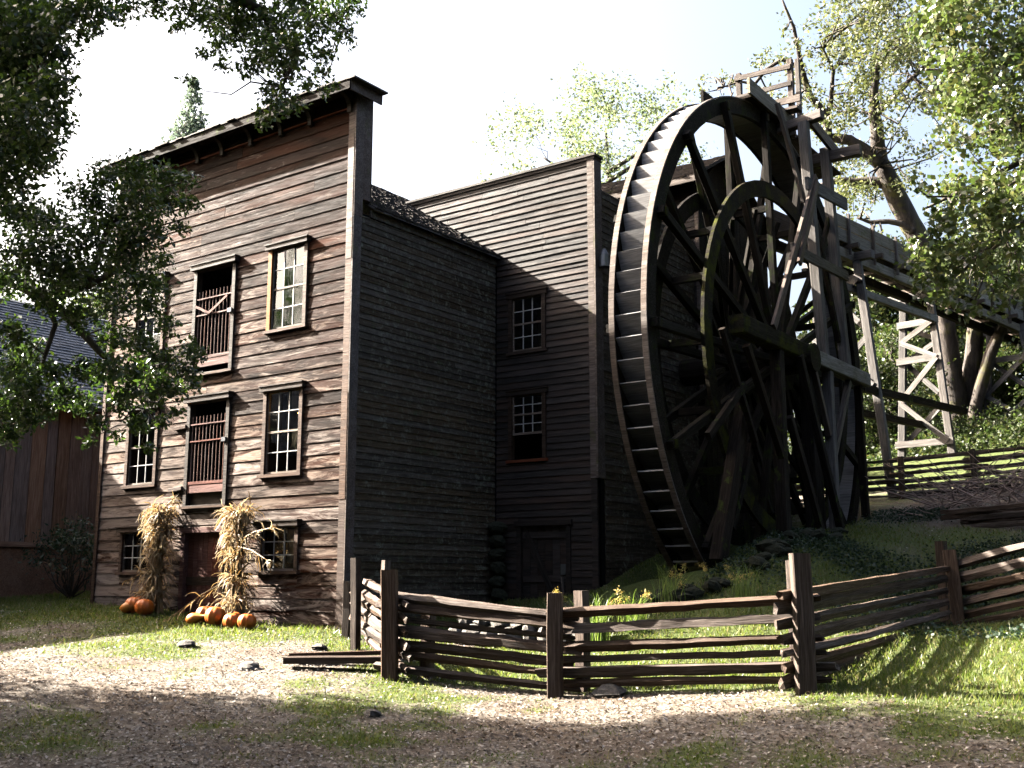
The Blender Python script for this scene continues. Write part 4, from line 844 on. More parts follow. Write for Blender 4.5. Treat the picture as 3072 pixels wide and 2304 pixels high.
while len(crown_b) < 400:                       # the crown spreads out over everything left of the frame
    gx_, gy_ = RNG.uniform(-15.5, 2), RNG.uniform(3.5, 11)
    if gy_ > 8.8 + .27 * (gx_ + 10) + RNG.normal(0, .2): continue
    if -7 < gx_ < -2.6 and 6 < gy_ < 8.3: continue
    X = RNG.uniform(-23.2, -13); k = (gx_ - X); Y = gy_ - .28 * k; Z = -1.45 + .7 * k
    if Z < 2.8 or Z > 13.5 or Y > -.559 * X - 1.1: continue
    crown_b.append((X, Y, Z, RNG.uniform(.6, 1.0), .04))
tree('live_oak', 'dark live oak whose leafy boughs hang across the left of the mill', ob, oak_limbs, NB_ , M['oakleaf'], M['bark_dark'], .058, 8200, twig_r=.010, wratio=.52, droop=.25, maxtwig=140)
lo_tree = bpy.data.objects['live_oak']
pos = blob_points(crown_b, 9000); me = leaves_mesh('upper_crown', pos - ob, .19, .62); o = link('upper_crown', me, M['oakleaf'], lo_tree, ob); tag(o, kind='stuff')

def simple_tree(name, label, base, h, spread, leafm, bark, leafL, nblob, rblob, per, zlo=.35, group=None, shape='round', trunk_r=.3):
    base = np.array(base, float); limbs = [(A_(base - [0, 0, .4], base + [RNG.normal(0, .2), RNG.normal(0, .2), h * .35], base + [RNG.normal(0, .4), RNG.normal(0, .4), h * .65], base + [0, 0, h * .88]), [trunk_r, trunk_r * .75, trunk_r * .45, .05])]
    for k in range(13):
        a = RNG.uniform(0, 6.28); z = h * RNG.uniform(max(.2, zlo + .1), .78); q = 1.0 if shape != 'cone' else max(.05, 1 - z / h); limbs.append((A_(base + [0, 0, z], base + [math.cos(a) * spread * .35 * q, math.sin(a) * spread * .35 * q, z + h * .05 * q], base + [math.cos(a) * spread * .48 * q, math.sin(a) * spread * .48 * q, z + h * .08 * q]), [trunk_r * .45, trunk_r * .25, .04]))
    bl = []
    for k in range(nblob):
        u = RNG.uniform(0, 1) ** .6; a = RNG.uniform(0, 6.28); t = RNG.uniform(zlo, 1.0) if shape != 'cone' else 1 - (1 - zlo) * RNG.uniform(0, 1) ** 2
        if shape == 'cone': rad = spread * (1.02 - t) * u + .1
        else: rad = spread * math.sqrt(max(.05, 1 - ((t - zlo) / (1 - zlo) * 2 - 1) ** 2)) * u
        bl.append((*(base + [math.cos(a) * rad, math.sin(a) * rad, h * t]), rblob * RNG.uniform(.6, 1.3) * (min(1.2, .16 + (1 - t) * 7) if shape == 'cone' else 1), 1.0))
    return tree(name, label, base, limbs, bl, leafm, bark, leafL, per, group=group, twig_r=.022, wratio=.6, maxtwig=60)
def gz(x, y, dz=0): return (x, y, z1(x, y) + dz)
# shade-giving oaks left of the photographer
simple_tree('live_oak', 'broad live oak standing left of the picture, throwing shade on the grass', gz(-21.5, -1.5), 12.5, 5.2, M['oakleaf'], M['bark_dark'], .11, 105, 1.15, 300, zlo=.3, trunk_r=.4)
simple_tree('live_oak', 'second live oak beyond the first, left of the picture', gz(-29.5, -2.5), 13, 5.0, M['oakleaf'], M['bark_dark'], .12, 90, 1.2, 260, zlo=.3, trunk_r=.4)

for (x, y, h, sp, lab) in ((11, 3, 20, 7, 'unseen oak standing right of the photographer'), (13, 15, 20, 7, 'unseen oak on the right beyond the fence line'), (4, -11, 23, 8, 'unseen oak behind the photographer'), (-7, -14, 23, 8, 'oak behind the photographer towards the left, out of view'), (-18, -15, 20, 7, 'unseen oak far behind the photographer on the left'), (10, 27, 18, 6.5, 'unseen oak on the slope right of the maple'), (18, -5, 23, 8, 'unseen oak farther off to the right of the photographer')):
    simple_tree('unseen_oak', lab, gz(x, y), h, sp, M['oakleaf'], M['bark_dark'], .40, 80, 2.1, 55, zlo=.10, group='unseen oaks around the clearing', trunk_r=.4)  # unseen trees of the park, added to cut the sky's fill light
ov = np.array(gz(3.0, -3.5)); ovb = []  # unseen crown overhead, added to deepen the foreground shade
while len(ovb) < 110:
    X, Y, Z = RNG.uniform(-9.5, 7), RNG.uniform(-8, 6.5), RNG.uniform(7.2, 11.5)
    if ((X + 1) / 9) ** 2 + ((Y + 1) / 7.8) ** 2 > 1 or Z < .60 * math.hypot(X, Y) + 2.2: continue
    ovb.append((X, Y, Z, RNG.uniform(.9, 1.5), 1.0))
tree('live_oak', 'unseen spreading live oak whose boughs arch over the photographer', ov, [(A_(ov - [0, 0, .4], ov + [0, 0, 3], ov + [-.5, .4, 6], ov + [-1, 1, 9]), [.5, .42, .3, .15]), (A_(ov + [-.4, .3, 5.5], ov + [-4, 2.5, 9.2], ov + [-8, 5, 11.0]), [.25, .16, .05]), (A_(ov + [-.4, .3, 5.5], ov + [-2, 5, 9.2], ov + [-3, 8, 11.5]), [.22, .14, .05])], ovb, M['oakleaf'], M['bark_dark'], .20, 150, maxtwig=40)
# ---- big valley oak on the hill (right) : trunk and limbs as surveyed at about 40 m
def D(pts, d): return [at(x, y, d) for x, y in pts]
d = 41.0; vb = atY(2075, 1075, 38)
v_limbs = [
 (A_(vb - [0, 0, .6]) + D([(2075, 960), (2063, 850), (2050, 760), (2040, 690), (2025, 610), (2002, 550), (1975, 500), (1935, 420), (1903, 355)], d), [.50, .42, .36, .34, .32, .34, .36, .38, .36, .30]),
 (A_(vb + [.25, .15, -.6]) + D([(2086, 960), (2091, 850), (2104, 760), (2112, 680), (2118, 580), (2105, 430)], d + .5), [.42, .36, .32, .30, .27, .2, .08]),
 (A_(vb + [.4, -.1, -.6]) + D([(2094, 960), (2112, 860), (2138, 770), (2172, 690), (2205, 610)], d - .3), [.30, .26, .22, .20, .18, .12]),
 (D([(1732, 150), (1690, 128), (1655, 150), (1630, 182), (1600, 176), (1550, 192)], d - .5), [.07, .06, .05, .05, .035, .02]),
 (D([(1903, 355), (1895, 300), (1890, 250), (1888, 200), (1900, 120)], d), [.24, .2, .17, .12, .05]),
 (D([(1903, 355), (1870, 325), (1835, 303), (1790, 295), (1782, 245), (1750, 208), (1732, 150), (1715, 60), (1690, 0)], d - .5), [.22, .18, .15, .13, .11, .10, .08, .05, .03]),
 (D([(1925, 400), (1890, 392), (1850, 393), (1812, 390), (1770, 400)], d), [.17, .15, .13, .11, .05]),
 (D([(1975, 500), (1950, 485), (1920, 478), (1880, 480), (1850, 470)], d - .3), [.10, .09, .08, .06, .03]),
 (D([(1785, 260), (1795, 220), (1800, 150), (1770, 90)], d - .5), [.08, .07, .05, .02]),
 (D([(1890, 250), (1960, 180), (2010, 130), (2030, 60)], d + 1), [.1, .08, .06, .03]),
]
vbl = []
def scatter(lst, out, d0, dj, dn=1.0):
    for (xa, xb, ya, yb, n, r0, r1) in lst:
        for _ in range(n):
            dd = d0 + RNG.uniform(-dj, dj); r = RNG.uniform(r0, r1); c = at(RNG.uniform(xa, xb), RNG.uniform(ya, yb), dd); out.append((*c, r * S / F_PX * dd, dn))
scatter([(1790, 2000, -60, 130, 46, 28, 55), (1830, 2060, 100, 260, 34, 24, 46), (1620, 1790, 120, 230, 22, 12, 26), (1650, 1760, -20, 120, 12, 10, 24), (1740, 1850, 200, 300, 20, 14, 28), (1800, 1880, 320, 470, 22, 16, 30), (1900, 1990, 250, 400, 16, 12, 28), (1860, 1960, 400, 470, 8, 10, 18), (2000, 2080, 180, 330, 14, 20, 36), (1500, 1640, 150, 215, 14, 8, 18), (1840, 1930, 480, 620, 12, 14, 26)], vbl, 41, 3.5, .85)
v_limbs = [(p, [r * (1.2 if i > 2 else 1) for r in rr]) for i, (p, rr) in enumerate(v_limbs)]
tree('valley_oak', 'large pale-leaved oak with twisting mossy limbs behind the flume', vb, v_limbs, vbl, M['oakleaf2'], M['bark'], .15, 330, twig_r=.045, wratio=.55, maxtwig=110)
# ---- maple at the right edge
mbase = np.array(gz(-1.0, 30)); ml = [(A_(mbase - [0, 0, .3], mbase + [-.3, 0, 4], mbase + [-.6, -.5, 8], mbase + [-1, -1, 12], mbase + [-1.5, -1.5, 17]), [.4, .34, .28, .2, .08])]
for (x, y, dd) in ((2000, 450, 27), (2080, 300, 27), (2000, 150, 27), (2120, 560, 27), (2180, 400, 27), (2060, 600, 27)): ml.append((A_(mbase + [-.5, -.3, 7], (mbase + [-.5, -.3, 9] + at(x, y, dd)) / 2, at(x, y, dd)), [.16, .09, .03]))
mbl = []; scatter([(1990, 2260, -80, 130, 60, 30, 60), (2040, 2260, 120, 330, 56, 26, 52), (1990, 2110, 130, 240, 14, 18, 36), (2000, 2240, 380, 610, 70, 26, 46), (1965, 2060, 480, 640, 24, 18, 34), (2120, 2260, 300, 420, 22, 20, 40), (2040, 2240, 580, 650, 16, 16, 28), (1965, 2090, 560, 660, 24, 16, 30), (2080, 2230, 630, 680, 10, 14, 22)], mbl, 27.5, 2.5, .9)
tree('bigleaf_maple', 'yellow-green maple with sunlit turning leaves at the right edge', mbase, ml, mbl, M['maple'], M['bark'], .15, 300, twig_r=.035, wratio=.8, maxtwig=90)
# ---- woodland on the hill behind the trestle
k = 0
for (x, y, h, sp, lab) in ((-14.0, 47, 8.2, 4.2, 'bushy green tree on the hill just right of the wheel posts'), (-8.5, 50, 7.6, 4.5, 'bushy green tree on the hill between the second trestle legs'), (-3.0, 47, 8.5, 4.2, 'bushy green tree on the hill behind the oak trunks'), (2.5, 44, 9, 4.2, 'bushy green tree on the hill at the far right edge'), (-12.5, 58, 9, 5, 'tall green tree farther up the hill behind the trestle'), (-3.5, 60, 9.5, 5, 'tall green tree farther up the hill, behind the maple'), (6, 56, 12, 5, 'tall green tree farther up the hill, right of the maple')):
    simple_tree('woodland_tree', lab, gz(x, y), h, sp, M['woodleaf'], M['bark_dark'], .24, 110, 1.15, 190, zlo=.02, group='woodland trees on the hill')
for (x, y, h, sp, lab) in ((-11.6, 41, 4.2, 2.2, 'leafy bush under the flume left of the oak trunks'), (-6.3, 42, 4.4, 2.4, 'leafy bush right of the oak trunks'), (-3.2, 38, 4.6, 2.2, 'leafy bush at the right edge under the maple'), (-12.5, 36, 4.2, 2.2, 'leafy bush behind the hillside fence beside the wheel'), (-10.9, 37, 4.0, 1.5, 'leafy bush seen between the second trestle legs'), (-4.4, 34.5, 3.6, 1.9, 'leafy bush at the end of the hillside fence'), (-13.5, 31, 3.2, 1.8, 'leafy bush close behind the wheel')):
    simple_tree('woodland_bush', lab, gz(x, y), h, sp, M['woodleaf'], M['bark_dark'], .15, 46, .62, 330, zlo=.02, group='bushes on the hill', trunk_r=.1)
# ---- trees beyond the roofs
simple_tree('poplar_tree', 'airy pale green tree rising behind the annex roof', np.array((-26.6, 45, 3.0)), 22.0, 6.6, M['farleaf'], M['bark_dark'], .20, 120, 1.0, 120, zlo=.45)
simple_tree('conifer_tree', 'slim dark conifer tip beyond the mill roofline', np.array((-66.3, 50, 2.0)), 36.0, 7.5, M['conifer'], M['bark_dark'], .34, 240, .85, 55, zlo=.5, shape='cone')
for (x, y, h, lab) in ((-37, 24, 10.5, 'leafy tree behind the barn, nearest the mill'), (-42, 21, 12, 'leafy tree behind the barn roof at the left edge'), (-45, 30, 12, 'taller leafy tree far behind the barn')):
    simple_tree('woodland_tree', lab, gz(x, y), h, 4.5, M['woodleaf'], M['bark_dark'], .2, 70, 1.2, 130, zlo=.15, group='trees behind the barn')

# ---- shrub by the barn
def shrub(base, r, h, n, lab, leaf=.11, m='shrubleaf', nm='shrub'):
    base = np.array(base); t = empty(nm, tuple(base), lab, 'shrub'); mb = MB(); ps = []
    for k in range(26):
        a = RNG.uniform(0, 6.28); rr = r * math.sqrt(RNG.uniform(0, 1)); tip = base + [rr * math.cos(a), rr * math.sin(a), h * RNG.uniform(.45, 1) * (1 - .3 * rr / r)]
        P = jitter_path(base, tip, 3, .05); mb.tube(P, [.02, .015, .01, .004], 4, False)
        for _ in range(n // 26): ps.append(tip + RNG.normal(size=3) * np.array([.17, .17, .15]) * r)
    mb.build('stems', M['bark_dark'], t, loc=tuple(base)); o = link('foliage', leaves_mesh('foliage', np.array(ps) - base, leaf, .4), M[m], t, base); tag(o, kind='stuff')
shrub(gz(-22.3, 14.3), .95, 1.75, 1500, 'dark rhododendron shrub growing between the barn and the mill corner')
shrub(gz(-23.3, 11.7), .6, .8, 700, 'low dark green shrub at the left edge of the grass')

# ---- sedge clumps with flower tufts by the door
def sedge(base, n, h, lab, flowers=9):
    base = np.array(base); t = empty('umbrella_sedge', tuple(base), lab, 'plant'); V = []; Fc = []; fl = []
    for k in range(n):
        a = RNG.uniform(0, 6.28); L = h * RNG.uniform(.5, 1.15); out = RNG.uniform(.1, .7) * L; s0 = base + [RNG.normal(0, .1), RNG.normal(0, .1), 0]; w = RNG.uniform(.005, .009); sd = np.array([-math.sin(a), math.cos(a), 0]) * w; b = len(V)
        for i in range(5):
            tt = i / 4; c = s0 + np.array([math.cos(a) * out * tt ** 2, math.sin(a) * out * tt ** 2, L * (tt - .28 * tt ** 3)]); V += [c - sd * (1 - tt * .9), c + sd * (1 - tt * .9)]
        Fc += [(b + 2 * i, b + 2 * i + 1, b + 2 * i + 3, b + 2 * i + 2) for i in range(4)]
        if k < flowers: fl.append(V[-1])
    o = link('blades', mesh('blades', [v - base for v in V], Fc), M['sedge'], t, base); tag(o, kind='stuff')
    ps = np.concatenate([np.array(f) + RNG.normal(size=(40, 3)) * .028 for f in fl]); o = link('flower_tufts', leaves_mesh('flower_tufts', ps - base, .035, .4), M['sedgeflower'], t, base); tag(o, kind='stuff')
sedge(gz(-8.75, 14.3), 150, .95, 'sunlit sedge clump with yellow tufts behind the fence')
sedge(gz(-8.35, 14.75), 110, .8, 'sedge clump just right of the sunlit yellow-tufted one', 6)
sedge(gz(-8.2, 15.7), 70, .95, 'shaded sedge clump in front of the wheel pit', 6)
sedge(gz(-7.2, 16.2), 60, .8, 'shaded sedge clump at the foot of the bank', 5)
sedge(gz(-10.4, 15.6), 60, .6, 'small sedge clump before the plank door', 3)

# ------------------------------------------------------------------ corn shocks, pumpkins
def corn_shock(base, h, lean, lab, arms):
    base = np.array(base); t = empty('corn_shock', tuple(base), lab, 'corn shock'); st = MB(); V = []; Fc = []
    def strip(p, d0, L, w, curl):
        b = len(V); c = np.array(p, float); dv = np.array(d0, float); dv /= np.linalg.norm(dv); sd = np.cross(dv, RNG.normal(size=3)); sd /= np.linalg.norm(sd) + 1e-9
        for i in range(6):
            ww = w * (1 - abs(i / 5 - .3) * 1.1); V.append(c - sd * max(ww, .002)); V.append(c + sd * max(ww, .002)); c = c + dv * L / 5; dv = dv + np.array([0, 0, -curl]) + RNG.normal(size=3) * .22; dv /= np.linalg.norm(dv)
        Fc.extend([(b + 2 * i, b + 2 * i + 1, b + 2 * i + 3, b + 2 * i + 2) for i in range(5)])
    prof = lambda z: .22 - .12 * math.sin(min(1, z / .55) * math.pi * .5) + .16 * max(0, z - .5) ** 1.0
    for k in range(46):
        a = RNG.uniform(0, 6.28); u = math.sqrt(RNG.uniform(.05, 1)); P = []
        for i in range(6):
            z = i / 5; rr = prof(z) * u; P.append(base + [rr * math.cos(a + z * .5) + lean[0] * z, rr * .8 * math.sin(a + z * .5) + lean[1] * z, h * z * RNG.uniform(.97, 1.03)])
        st.tube(P, [.014, .013, .012, .011, .009, .005], 5, False)
        for i in range(1, 6):
            for _ in range(3 if i < 4 else 5):
                d0 = np.array([math.cos(a) * .6, math.sin(a) * .6, RNG.uniform(-.2, 1.0)]) + RNG.normal(size=3) * .35; strip(P[i] + RNG.normal(size=3) * .05, d0, RNG.uniform(.18, .46), RNG.uniform(.010, .022), RNG.uniform(.3, .8))
        for _ in range(6): strip(P[5] - [0, 0, RNG.uniform(0, .25)], np.array([math.cos(a) * .8, math.sin(a) * .8, RNG.uniform(-.5, .6)]) + RNG.normal(size=3) * .4, RNG.uniform(.12, .3), .007, .35)
    for (p0, p1) in arms:
        P = [base + np.array(p0), base + (np.array(p0) + np.array(p1)) / 2 + [0, 0, .05], base + np.array(p1)]; st.tube(P, [.014, .011, .006], 5, False)
        for k in range(16):
            q = P[0] * (1 - k / 15) + P[2] * k / 15
            strip(q, np.array(p1) - np.array(p0) + RNG.normal(size=3) * .5, RNG.uniform(.15, .4), .014, .45)
        for k in range(12): strip(P[2], np.array(p1) - np.array(p0) + RNG.normal(size=3) * .4, RNG.uniform(.1, .25), .006, .15)
    st.build('stalks', M['cornstalk'], t, loc=tuple(base)); o = link('husk_leaves', mesh('husk_leaves', [v - base for v in V], Fc), M['corn'], t, base); tag(o, kind='stuff')
zc = z1(-17.75, 13.12); corn_shock((-17.78, 13.14, zc), 1.86, (.02, .06), 'dried corn shock tied left of the mill entrance', [((.0, -.1, .75), (-.55, -.15, .62)), ((.1, -.05, 1.8), (.3, .1, 2.15))])
zc = z1(-15.5, 13.1); corn_shock((-15.42, 13.10, zc), 1.92, (-.14, .08), 'dried corn shock right of the mill entrance with stalks sticking out', [((.0, -.1, .8), (-1.15, -.55, .08)), ((.1, -.05, 1.45), (.95, -.1, 1.65)), ((.1, -.1, 1.35), (1.0, -.2, 1.1))])
def pumpkin(x, y, r, lab, squash=.82, mat='pumpkin', rot=0, name='pumpkin', stem=True, group=None):
    z = z1(x, y); o_ = Vector((x, y, z + r * squash * .93)); V = []; Fc = []; nu, nv = 40, 14
    for j in range(nv + 1):
        ph = math.pi * j / nv
        for i in range(nu):
            th = 2 * math.pi * i / nu; rb = 1 - .13 * (1 - abs(math.cos(5 * th + rot))) ** 1.4 * math.sin(ph); dip = .16 * math.exp(-(ph / .38) ** 2) + .1 * math.exp(-((math.pi - ph) / .4) ** 2)
            V.append((r * rb * math.sin(ph) * math.cos(th), r * rb * math.sin(ph) * math.sin(th), r * squash * (math.cos(ph) - dip * math.copysign(1, math.cos(ph)))))
    for j in range(nv):
        for i in range(nu): Fc.append((j * nu + i, (j + 1) * nu + i, (j + 1) * nu + (i + 1) % nu, j * nu + (i + 1) % nu))
    p = link(name, mesh(name, V, Fc, True), M[mat], None, o_, Matrix.Rotation(RNG.normal(0, .15), 3, 'X')); tag(p, lab, 'pumpkin', group)
    PM[p.name] = p.matrix_local.copy()
    mb = MB(); mb.tube([(0, 0, r * squash * .82), (.01, .01, r * squash * .98), (.035, .02, r * squash * 1.22)], [.034, .02, .024], 7)
    s_ = bpy.data.objects.new('stem', mesh('stem', mb.V, mb.F)); COL.objects.link(s_); s_.data.materials.append(M['stem']); s_.parent = p
    return p
pumpkin(-18.02, 12.92, .21, 'large orange pumpkin at the back beside the left corn shock'); pumpkin(-17.52, 12.76, .18, 'round orange pumpkin in front of the left corn shock', .9, rot=1)
pumpkin(-15.9, 12.86, .19, 'orange pumpkin leftmost of the row by the right corn shock', .9); pumpkin(-15.5, 12.74, .185, 'orange pumpkin second in the row at the right corn shock', .95, rot=.5); pumpkin(-15.05, 12.75, .175, 'orange pumpkin third in the row, with an upright stem', .85, rot=.9); pumpkin(-14.68, 12.74, .165, 'orange pumpkin at the right end of the row', .85, rot=.2)
def gourd(x, y, lab, ang):
    z = z1(x, y); mb = MB(); d_ = Vector((math.cos(ang), math.sin(ang), .18)); P = [Vector((0, 0, .10)) + d_ * t for t in (0, .05, .12, .2, .28, .36, .42)]; P[-1] += Vector((0, 0, .05)); mb.tube(P, [.02, .075, .105, .09, .055, .035, .02], 12)
    o = mb.build('crookneck_gourd', M['gourd'], None, True); o.location = (x, y, z); tag(o, lab, 'gourd')
gourd(-18.15, 12.68, 'small yellow-orange gourd leftmost by the left pumpkins', .6); gourd(-15.98, 12.5, 'long orange gourd lying before the right row of pumpkins', .35)

# ------------------------------------------------------------------ stones, ramp, brush, boards
def stone_mesh(seed):
    rr = random.Random(seed); V = []; Fc = []; nu, nv = 9, 6
    amp = [rr.uniform(.75, 1.2) for _ in range(nu * (nv + 1))]
    for j in range(nv + 1):
        ph = math.pi * j / nv
        for i in range(nu): th = 2 * math.pi * i / nu; a = amp[j * nu + i] if 0 < j < nv else 1; V.append((a * math.sin(ph) * math.cos(th), a * math.sin(ph) * math.sin(th), .9 * math.cos(ph)))
    for j in range(nv):
        for i in range(nu): Fc.append((j * nu + i, (j + 1) * nu + i, (j + 1) * nu + (i + 1) % nu, j * nu + (i + 1) % nu))
    me = mesh('stone', V, Fc); return me
SM = [stone_mesh(s) for s in range(6)]; SM2 = [stone_mesh(s + 20) for s in range(6)]
def stone(name, parent, x, y, z, sx, sy, sz, mossy=False):
    me = random.choice(SM2 if mossy else SM)
    if not me.materials: me.materials.append(M['stone_moss' if mossy else 'stone'])
    o = bpy.data.objects.new(name, me); COL.objects.link(o); o.scale = (sx, sy, sz); o.rotation_euler = (random.uniform(-.3, .3), random.uniform(-.3, .3), random.uniform(0, 6))
    if parent: o.parent = parent; o.location = Vector((x, y, z)) - Vector(parent.location)
    else: o.location = (x, y, z)
    return o
srow = empty('stone_row', gz(-9.9, 14.2), 'low row of pale field stones on the lawn behind the fence', 'stone wall')
x = -11.2
while x < -8.9:
    w = random.uniform(.13, .24); yy = 14.1 + .12 * (x + 11) ; stone('stone', srow, x, yy, z1(x, yy) + .16, w, w * .8, random.uniform(.16, .24)); stone('stone', srow, x + .1, yy + .1, z1(x, yy) + .36, w * .8, w * .7, .13); x += w * 1.6
bank = empty('mossy_stone_bank', gz(-8, 17.5), 'mossy dark stone bank along the wheel pit', 'stone wall')
for k in range(60):
    t = random.random(); x = -9.9 + 2.3 * min(1, t * 1.6) + random.gauss(0, .12); y = 15.9 + max(0, t - .5) * 13 + random.gauss(0, .15); w = random.uniform(.09, .2); stone('stone', bank, x, y, z1(x, y) + random.uniform(-.02, .16), w * 1.2, w, w * .7, True)
pil = empty('stone_pier', gz(-13.0, 17.5), 'dark pillar of stacked round stones in the corner beside the plank door', 'stone pier')
for k in range(7): stone('stone', pil, -12.98 + random.uniform(-.03, .03), 17.55, -.55 + k * .26, .19, .17, .15, True)
for (x, y, s_, lab) in ((-13.9, 10.9, .14, 'small dark rock lying on the sunlit litter'), (-11.9, 10.4, .15, 'rock at the edge of the tree shade'), (-7.0, 11.75, .2, 'round rock under the fence rails'), (-12.2, 12.0, .12, 'rock beside the plank ramp'), (-8.6, 9.3, .1, 'small grey stone in the shaded foreground')):
    o = stone('rock', None, x, y, z1(x, y) + s_ * .2, s_, s_, s_ * .6); tag(o, lab, 'rock')
def plank(name, p0, p1, w, h, lab, mat='trim'):
    o = beam(name, p0, p1, w, h, M[mat], None); tag(o, lab, 'plank')
plank('ground_plank', (-11.55, 10.75, z1(-11.55, 10.75) + .10), (-10.2, 11.5, z1(-10.2, 11.5) + .16), .30, .09, 'thick weathered plank lying as a ramp by the fence corner')
plank('ground_plank', (-11.75, 11.0, z1(-11.7, 11) + .12), (-10.6, 11.75, z1(-10.6, 11.75) + .2), .12, .06, 'narrow plank lying just behind the ramp plank')
plank('fallen_board', (-5.6, 19.6, z1(-5.6, 19.6) + .08), (-4.6, 20.4, z1(-4.6, 20.4) + .08), .1, .04, 'thin grey board lying on the shaded slope', 'timber')
# brush pile of bare branches
bp_ = np.array(gz(-5.0, 26.0)); mb = MB()
for k in range(330):
    s0 = np.array([RNG.uniform(-7.0, -2.6), RNG.uniform(24.6, 27.3), 0]); s0[2] = z1(s0[0], s0[1]) + RNG.uniform(.0, 1.0) * min(1, (s0[0] + 7.4) / 2.5); a = RNG.uniform(0, 6.28); L = RNG.uniform(.6, 2.1); e = s0 + [math.cos(a) * L, math.sin(a) * L * .5, RNG.uniform(-.1, .9) * L * .6]
    P = jitter_path(s0, e, 4, .07); r = RNG.uniform(.008, .022); mb.tube(P, [r, r * .9, r * .7, r * .5, r * .3], 4, False)
o = mb.build('brush_pile', M['twig'], None, loc=tuple(bp_)); tag(o, 'tangle of bare branches heaped on the hillside at right', 'brush', kind='stuff')
lg = empty('log_pile', gz(-4.6, 24.2), 'dark pile of old rails lying on the shaded slope', 'log pile')
for k in range(8):
    x, y = RNG.uniform(-5.4, -4.4), RNG.uniform(23.6, 24.6); z = z1(x, y) + .1 + .06 * k * .5; o = rail(lg, (x - .9, y, z), (x + .9, y + RNG.uniform(-.4, .4), z + .1), .07, RA); o.name = 'log'

# ------------------------------------------------------------------ grass and fallen leaves
def in_view(x, y, m=.06):
    dpt = x * FH[0] + y * FH[1]; lat = x * RIGHT[0] + y * RIGHT[1]; return (dpt > 3) & (np.abs(lat) < dpt * (.475 + m) + .5)
def scatter_ground(n, x0, x1, y0, y1, near=9.0):
    x = RNG.uniform(x0, x1, n); y = RNG.uniform(y0, y1, n); k = in_view(x, y); x, y = x[k], y[k]; d_ = np.hypot(x, y); keep = RNG.uniform(0, 1, len(x)) < np.clip((near / d_) ** 1.3, .12, 1); x, y = x[keep], y[keep]
    bad = ((x < XR + .05) & (x > XL) & (y > YF - .03)) | ((x < XA + .1) & (y > Y2)) | ((x < BX + .1))
    bad |= (x > -10.4) & (x < -8.3) & (y > 16.4) & (y < 27)
    return x[~bad], y[~bad]
x, y = scatter_ground(900000, -25, 2.5, 3.5, 26); g_ = grassmask(x, y); k = RNG.uniform(0, 1, len(x)) < np.clip((g_ - .36) * 2.2, 0, 1); x, y, g_ = x[k], y[k], g_[k]
n = len(x); z = zt(x, y) - .006; hgt = (RNG.uniform(.02, .05, n) * (.6 + .7 * g_)) * np.where(y > 11.8, 1.4, 1); tall = RNG.uniform(0, 1, n) < .015; hgt[tall] *= 2.2
a = RNG.uniform(0, 6.28, n); w = RNG.uniform(.003, .0065, n) * (1 + np.hypot(x, y) / 16); lx, ly = RNG.normal(0, .45, n) * hgt, RNG.normal(0, .45, n) * hgt
V = np.empty((n, 3, 3)); V[:, 0] = np.c_[x - np.cos(a) * w, y - np.sin(a) * w, z]; V[:, 1] = np.c_[x + np.cos(a) * w, y + np.sin(a) * w, z]; V[:, 2] = np.c_[x + lx, y + ly, z + hgt]
o = link('grass', np_mesh('grass', V.reshape(-1, 3), tris=np.arange(3 * n).reshape(n, 3)), M['grassblade']); tag(o, 'short green turf grass growing on the lawn and between fallen leaves', 'grass', kind='stuff')
x, y = scatter_ground(330000, -22, 2.5, 3.5, 24, 9.5); g_ = grassmask(x, y); k = RNG.uniform(0, 1, len(x)) < np.clip(1.15 - g_ * 1.15, .06, 1) * np.where((x > -10.4) & (y > 12), .25, 1); x, y = x[k], y[k]; n = len(x); z = zt(x, y) + RNG.uniform(.002, .02, n)
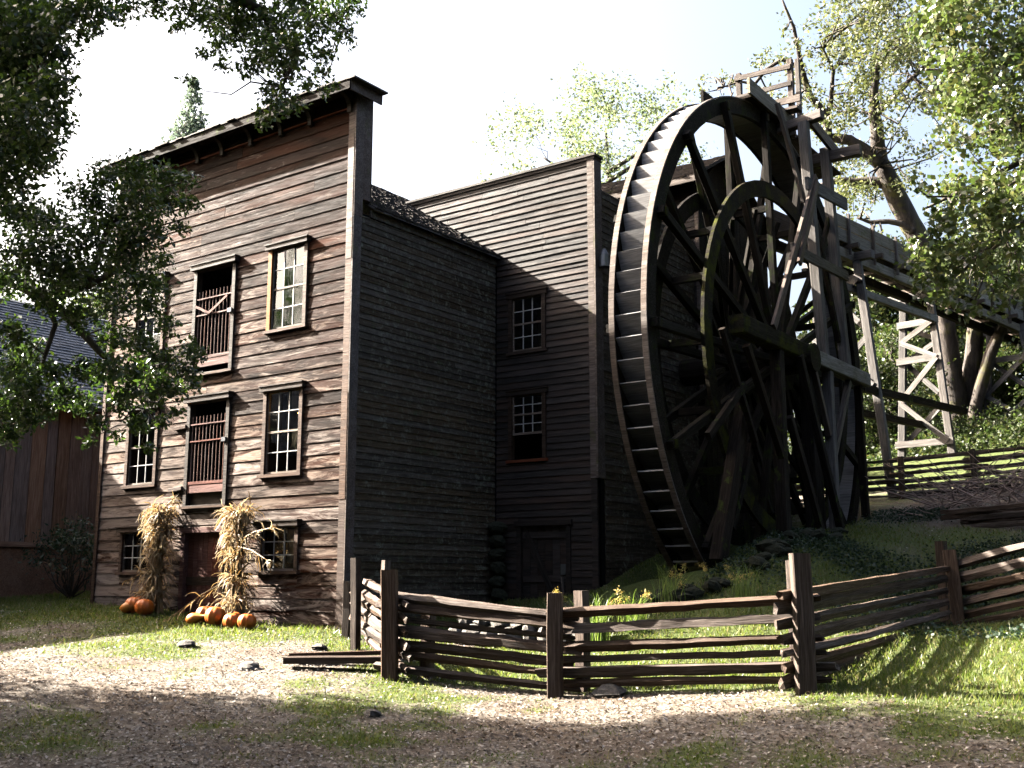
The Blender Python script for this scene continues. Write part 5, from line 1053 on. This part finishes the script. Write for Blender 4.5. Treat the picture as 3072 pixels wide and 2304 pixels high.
a = RNG.uniform(0, 6.28, n); ax = np.c_[np.cos(a), np.sin(a), RNG.normal(0, .35, n)]; ax /= np.linalg.norm(ax, axis=1)[:, None]; nr = np.c_[RNG.normal(0, .4, n), RNG.normal(0, .4, n), np.ones(n)]; b = np.cross(nr, ax); b /= np.linalg.norm(b, axis=1)[:, None]; c = np.cross(ax, b)
L = (RNG.uniform(.025, .06, n))[:, None]; p = np.c_[x, y, z]; V = np.empty((n, 4, 3)); V[:, 0] = p; V[:, 1] = p + ax * L * .5 + b * L * .28 + c * L * .15; V[:, 2] = p + ax * L; V[:, 3] = p + ax * L * .5 - b * L * .28 + c * L * .15
o = link('leaf_litter', np_mesh('leaf_litter', V.reshape(-1, 3), quads=np.arange(4 * n).reshape(n, 4)), M['litter']); tag(o, 'dry curled brown leaves littering the ground', 'fallen leaves', kind='stuff')
x = RNG.uniform(-16, 3, 45000); y = RNG.uniform(33.6, 41, 45000); p = np.c_[x, y, zt(x, y) + RNG.uniform(0, 1, 45000) ** 1.5 * (.25 + .55 * np.clip(vnoise(x * 1.2, y * 1.2, 5) + .5, 0, 1.5))]
o = link('woodland_undergrowth', leaves_mesh('woodland_undergrowth', p, .13, .6), M['woodleaf']); tag(o, 'green undergrowth covering the hillside behind the rear fence', 'undergrowth', kind='stuff')
x = RNG.uniform(-8.4, -2, 60000); y = RNG.uniform(15.6, 26, 60000); k = (vnoise(x * 1.4, y * 1.4, 77) + RNG.normal(0, .35, len(x)) > .25) & ~((x < -8.2) & (y > 16.2)) & (x > -11); x, y = x[k], y[k]; p = np.c_[x, y, zt(x, y) + RNG.uniform(.02, .10, len(x))]
ax = np.c_[RNG.normal(size=(len(x), 2)), RNG.normal(0, .35, len(x))]; ax /= np.linalg.norm(ax, axis=1)[:, None]
o = link('ground_ivy', leaves_mesh('ground_ivy', p, .055, .8, axis=ax), M['shrubleaf']); tag(o, 'low dark ivy and weeds creeping over the shaded bank', 'ground cover', kind='stuff')
print('TRIS approx', sum(len(o.data.polygons) for o in bpy.data.objects if o.type == 'MESH'), 'objects', len(bpy.data.objects))
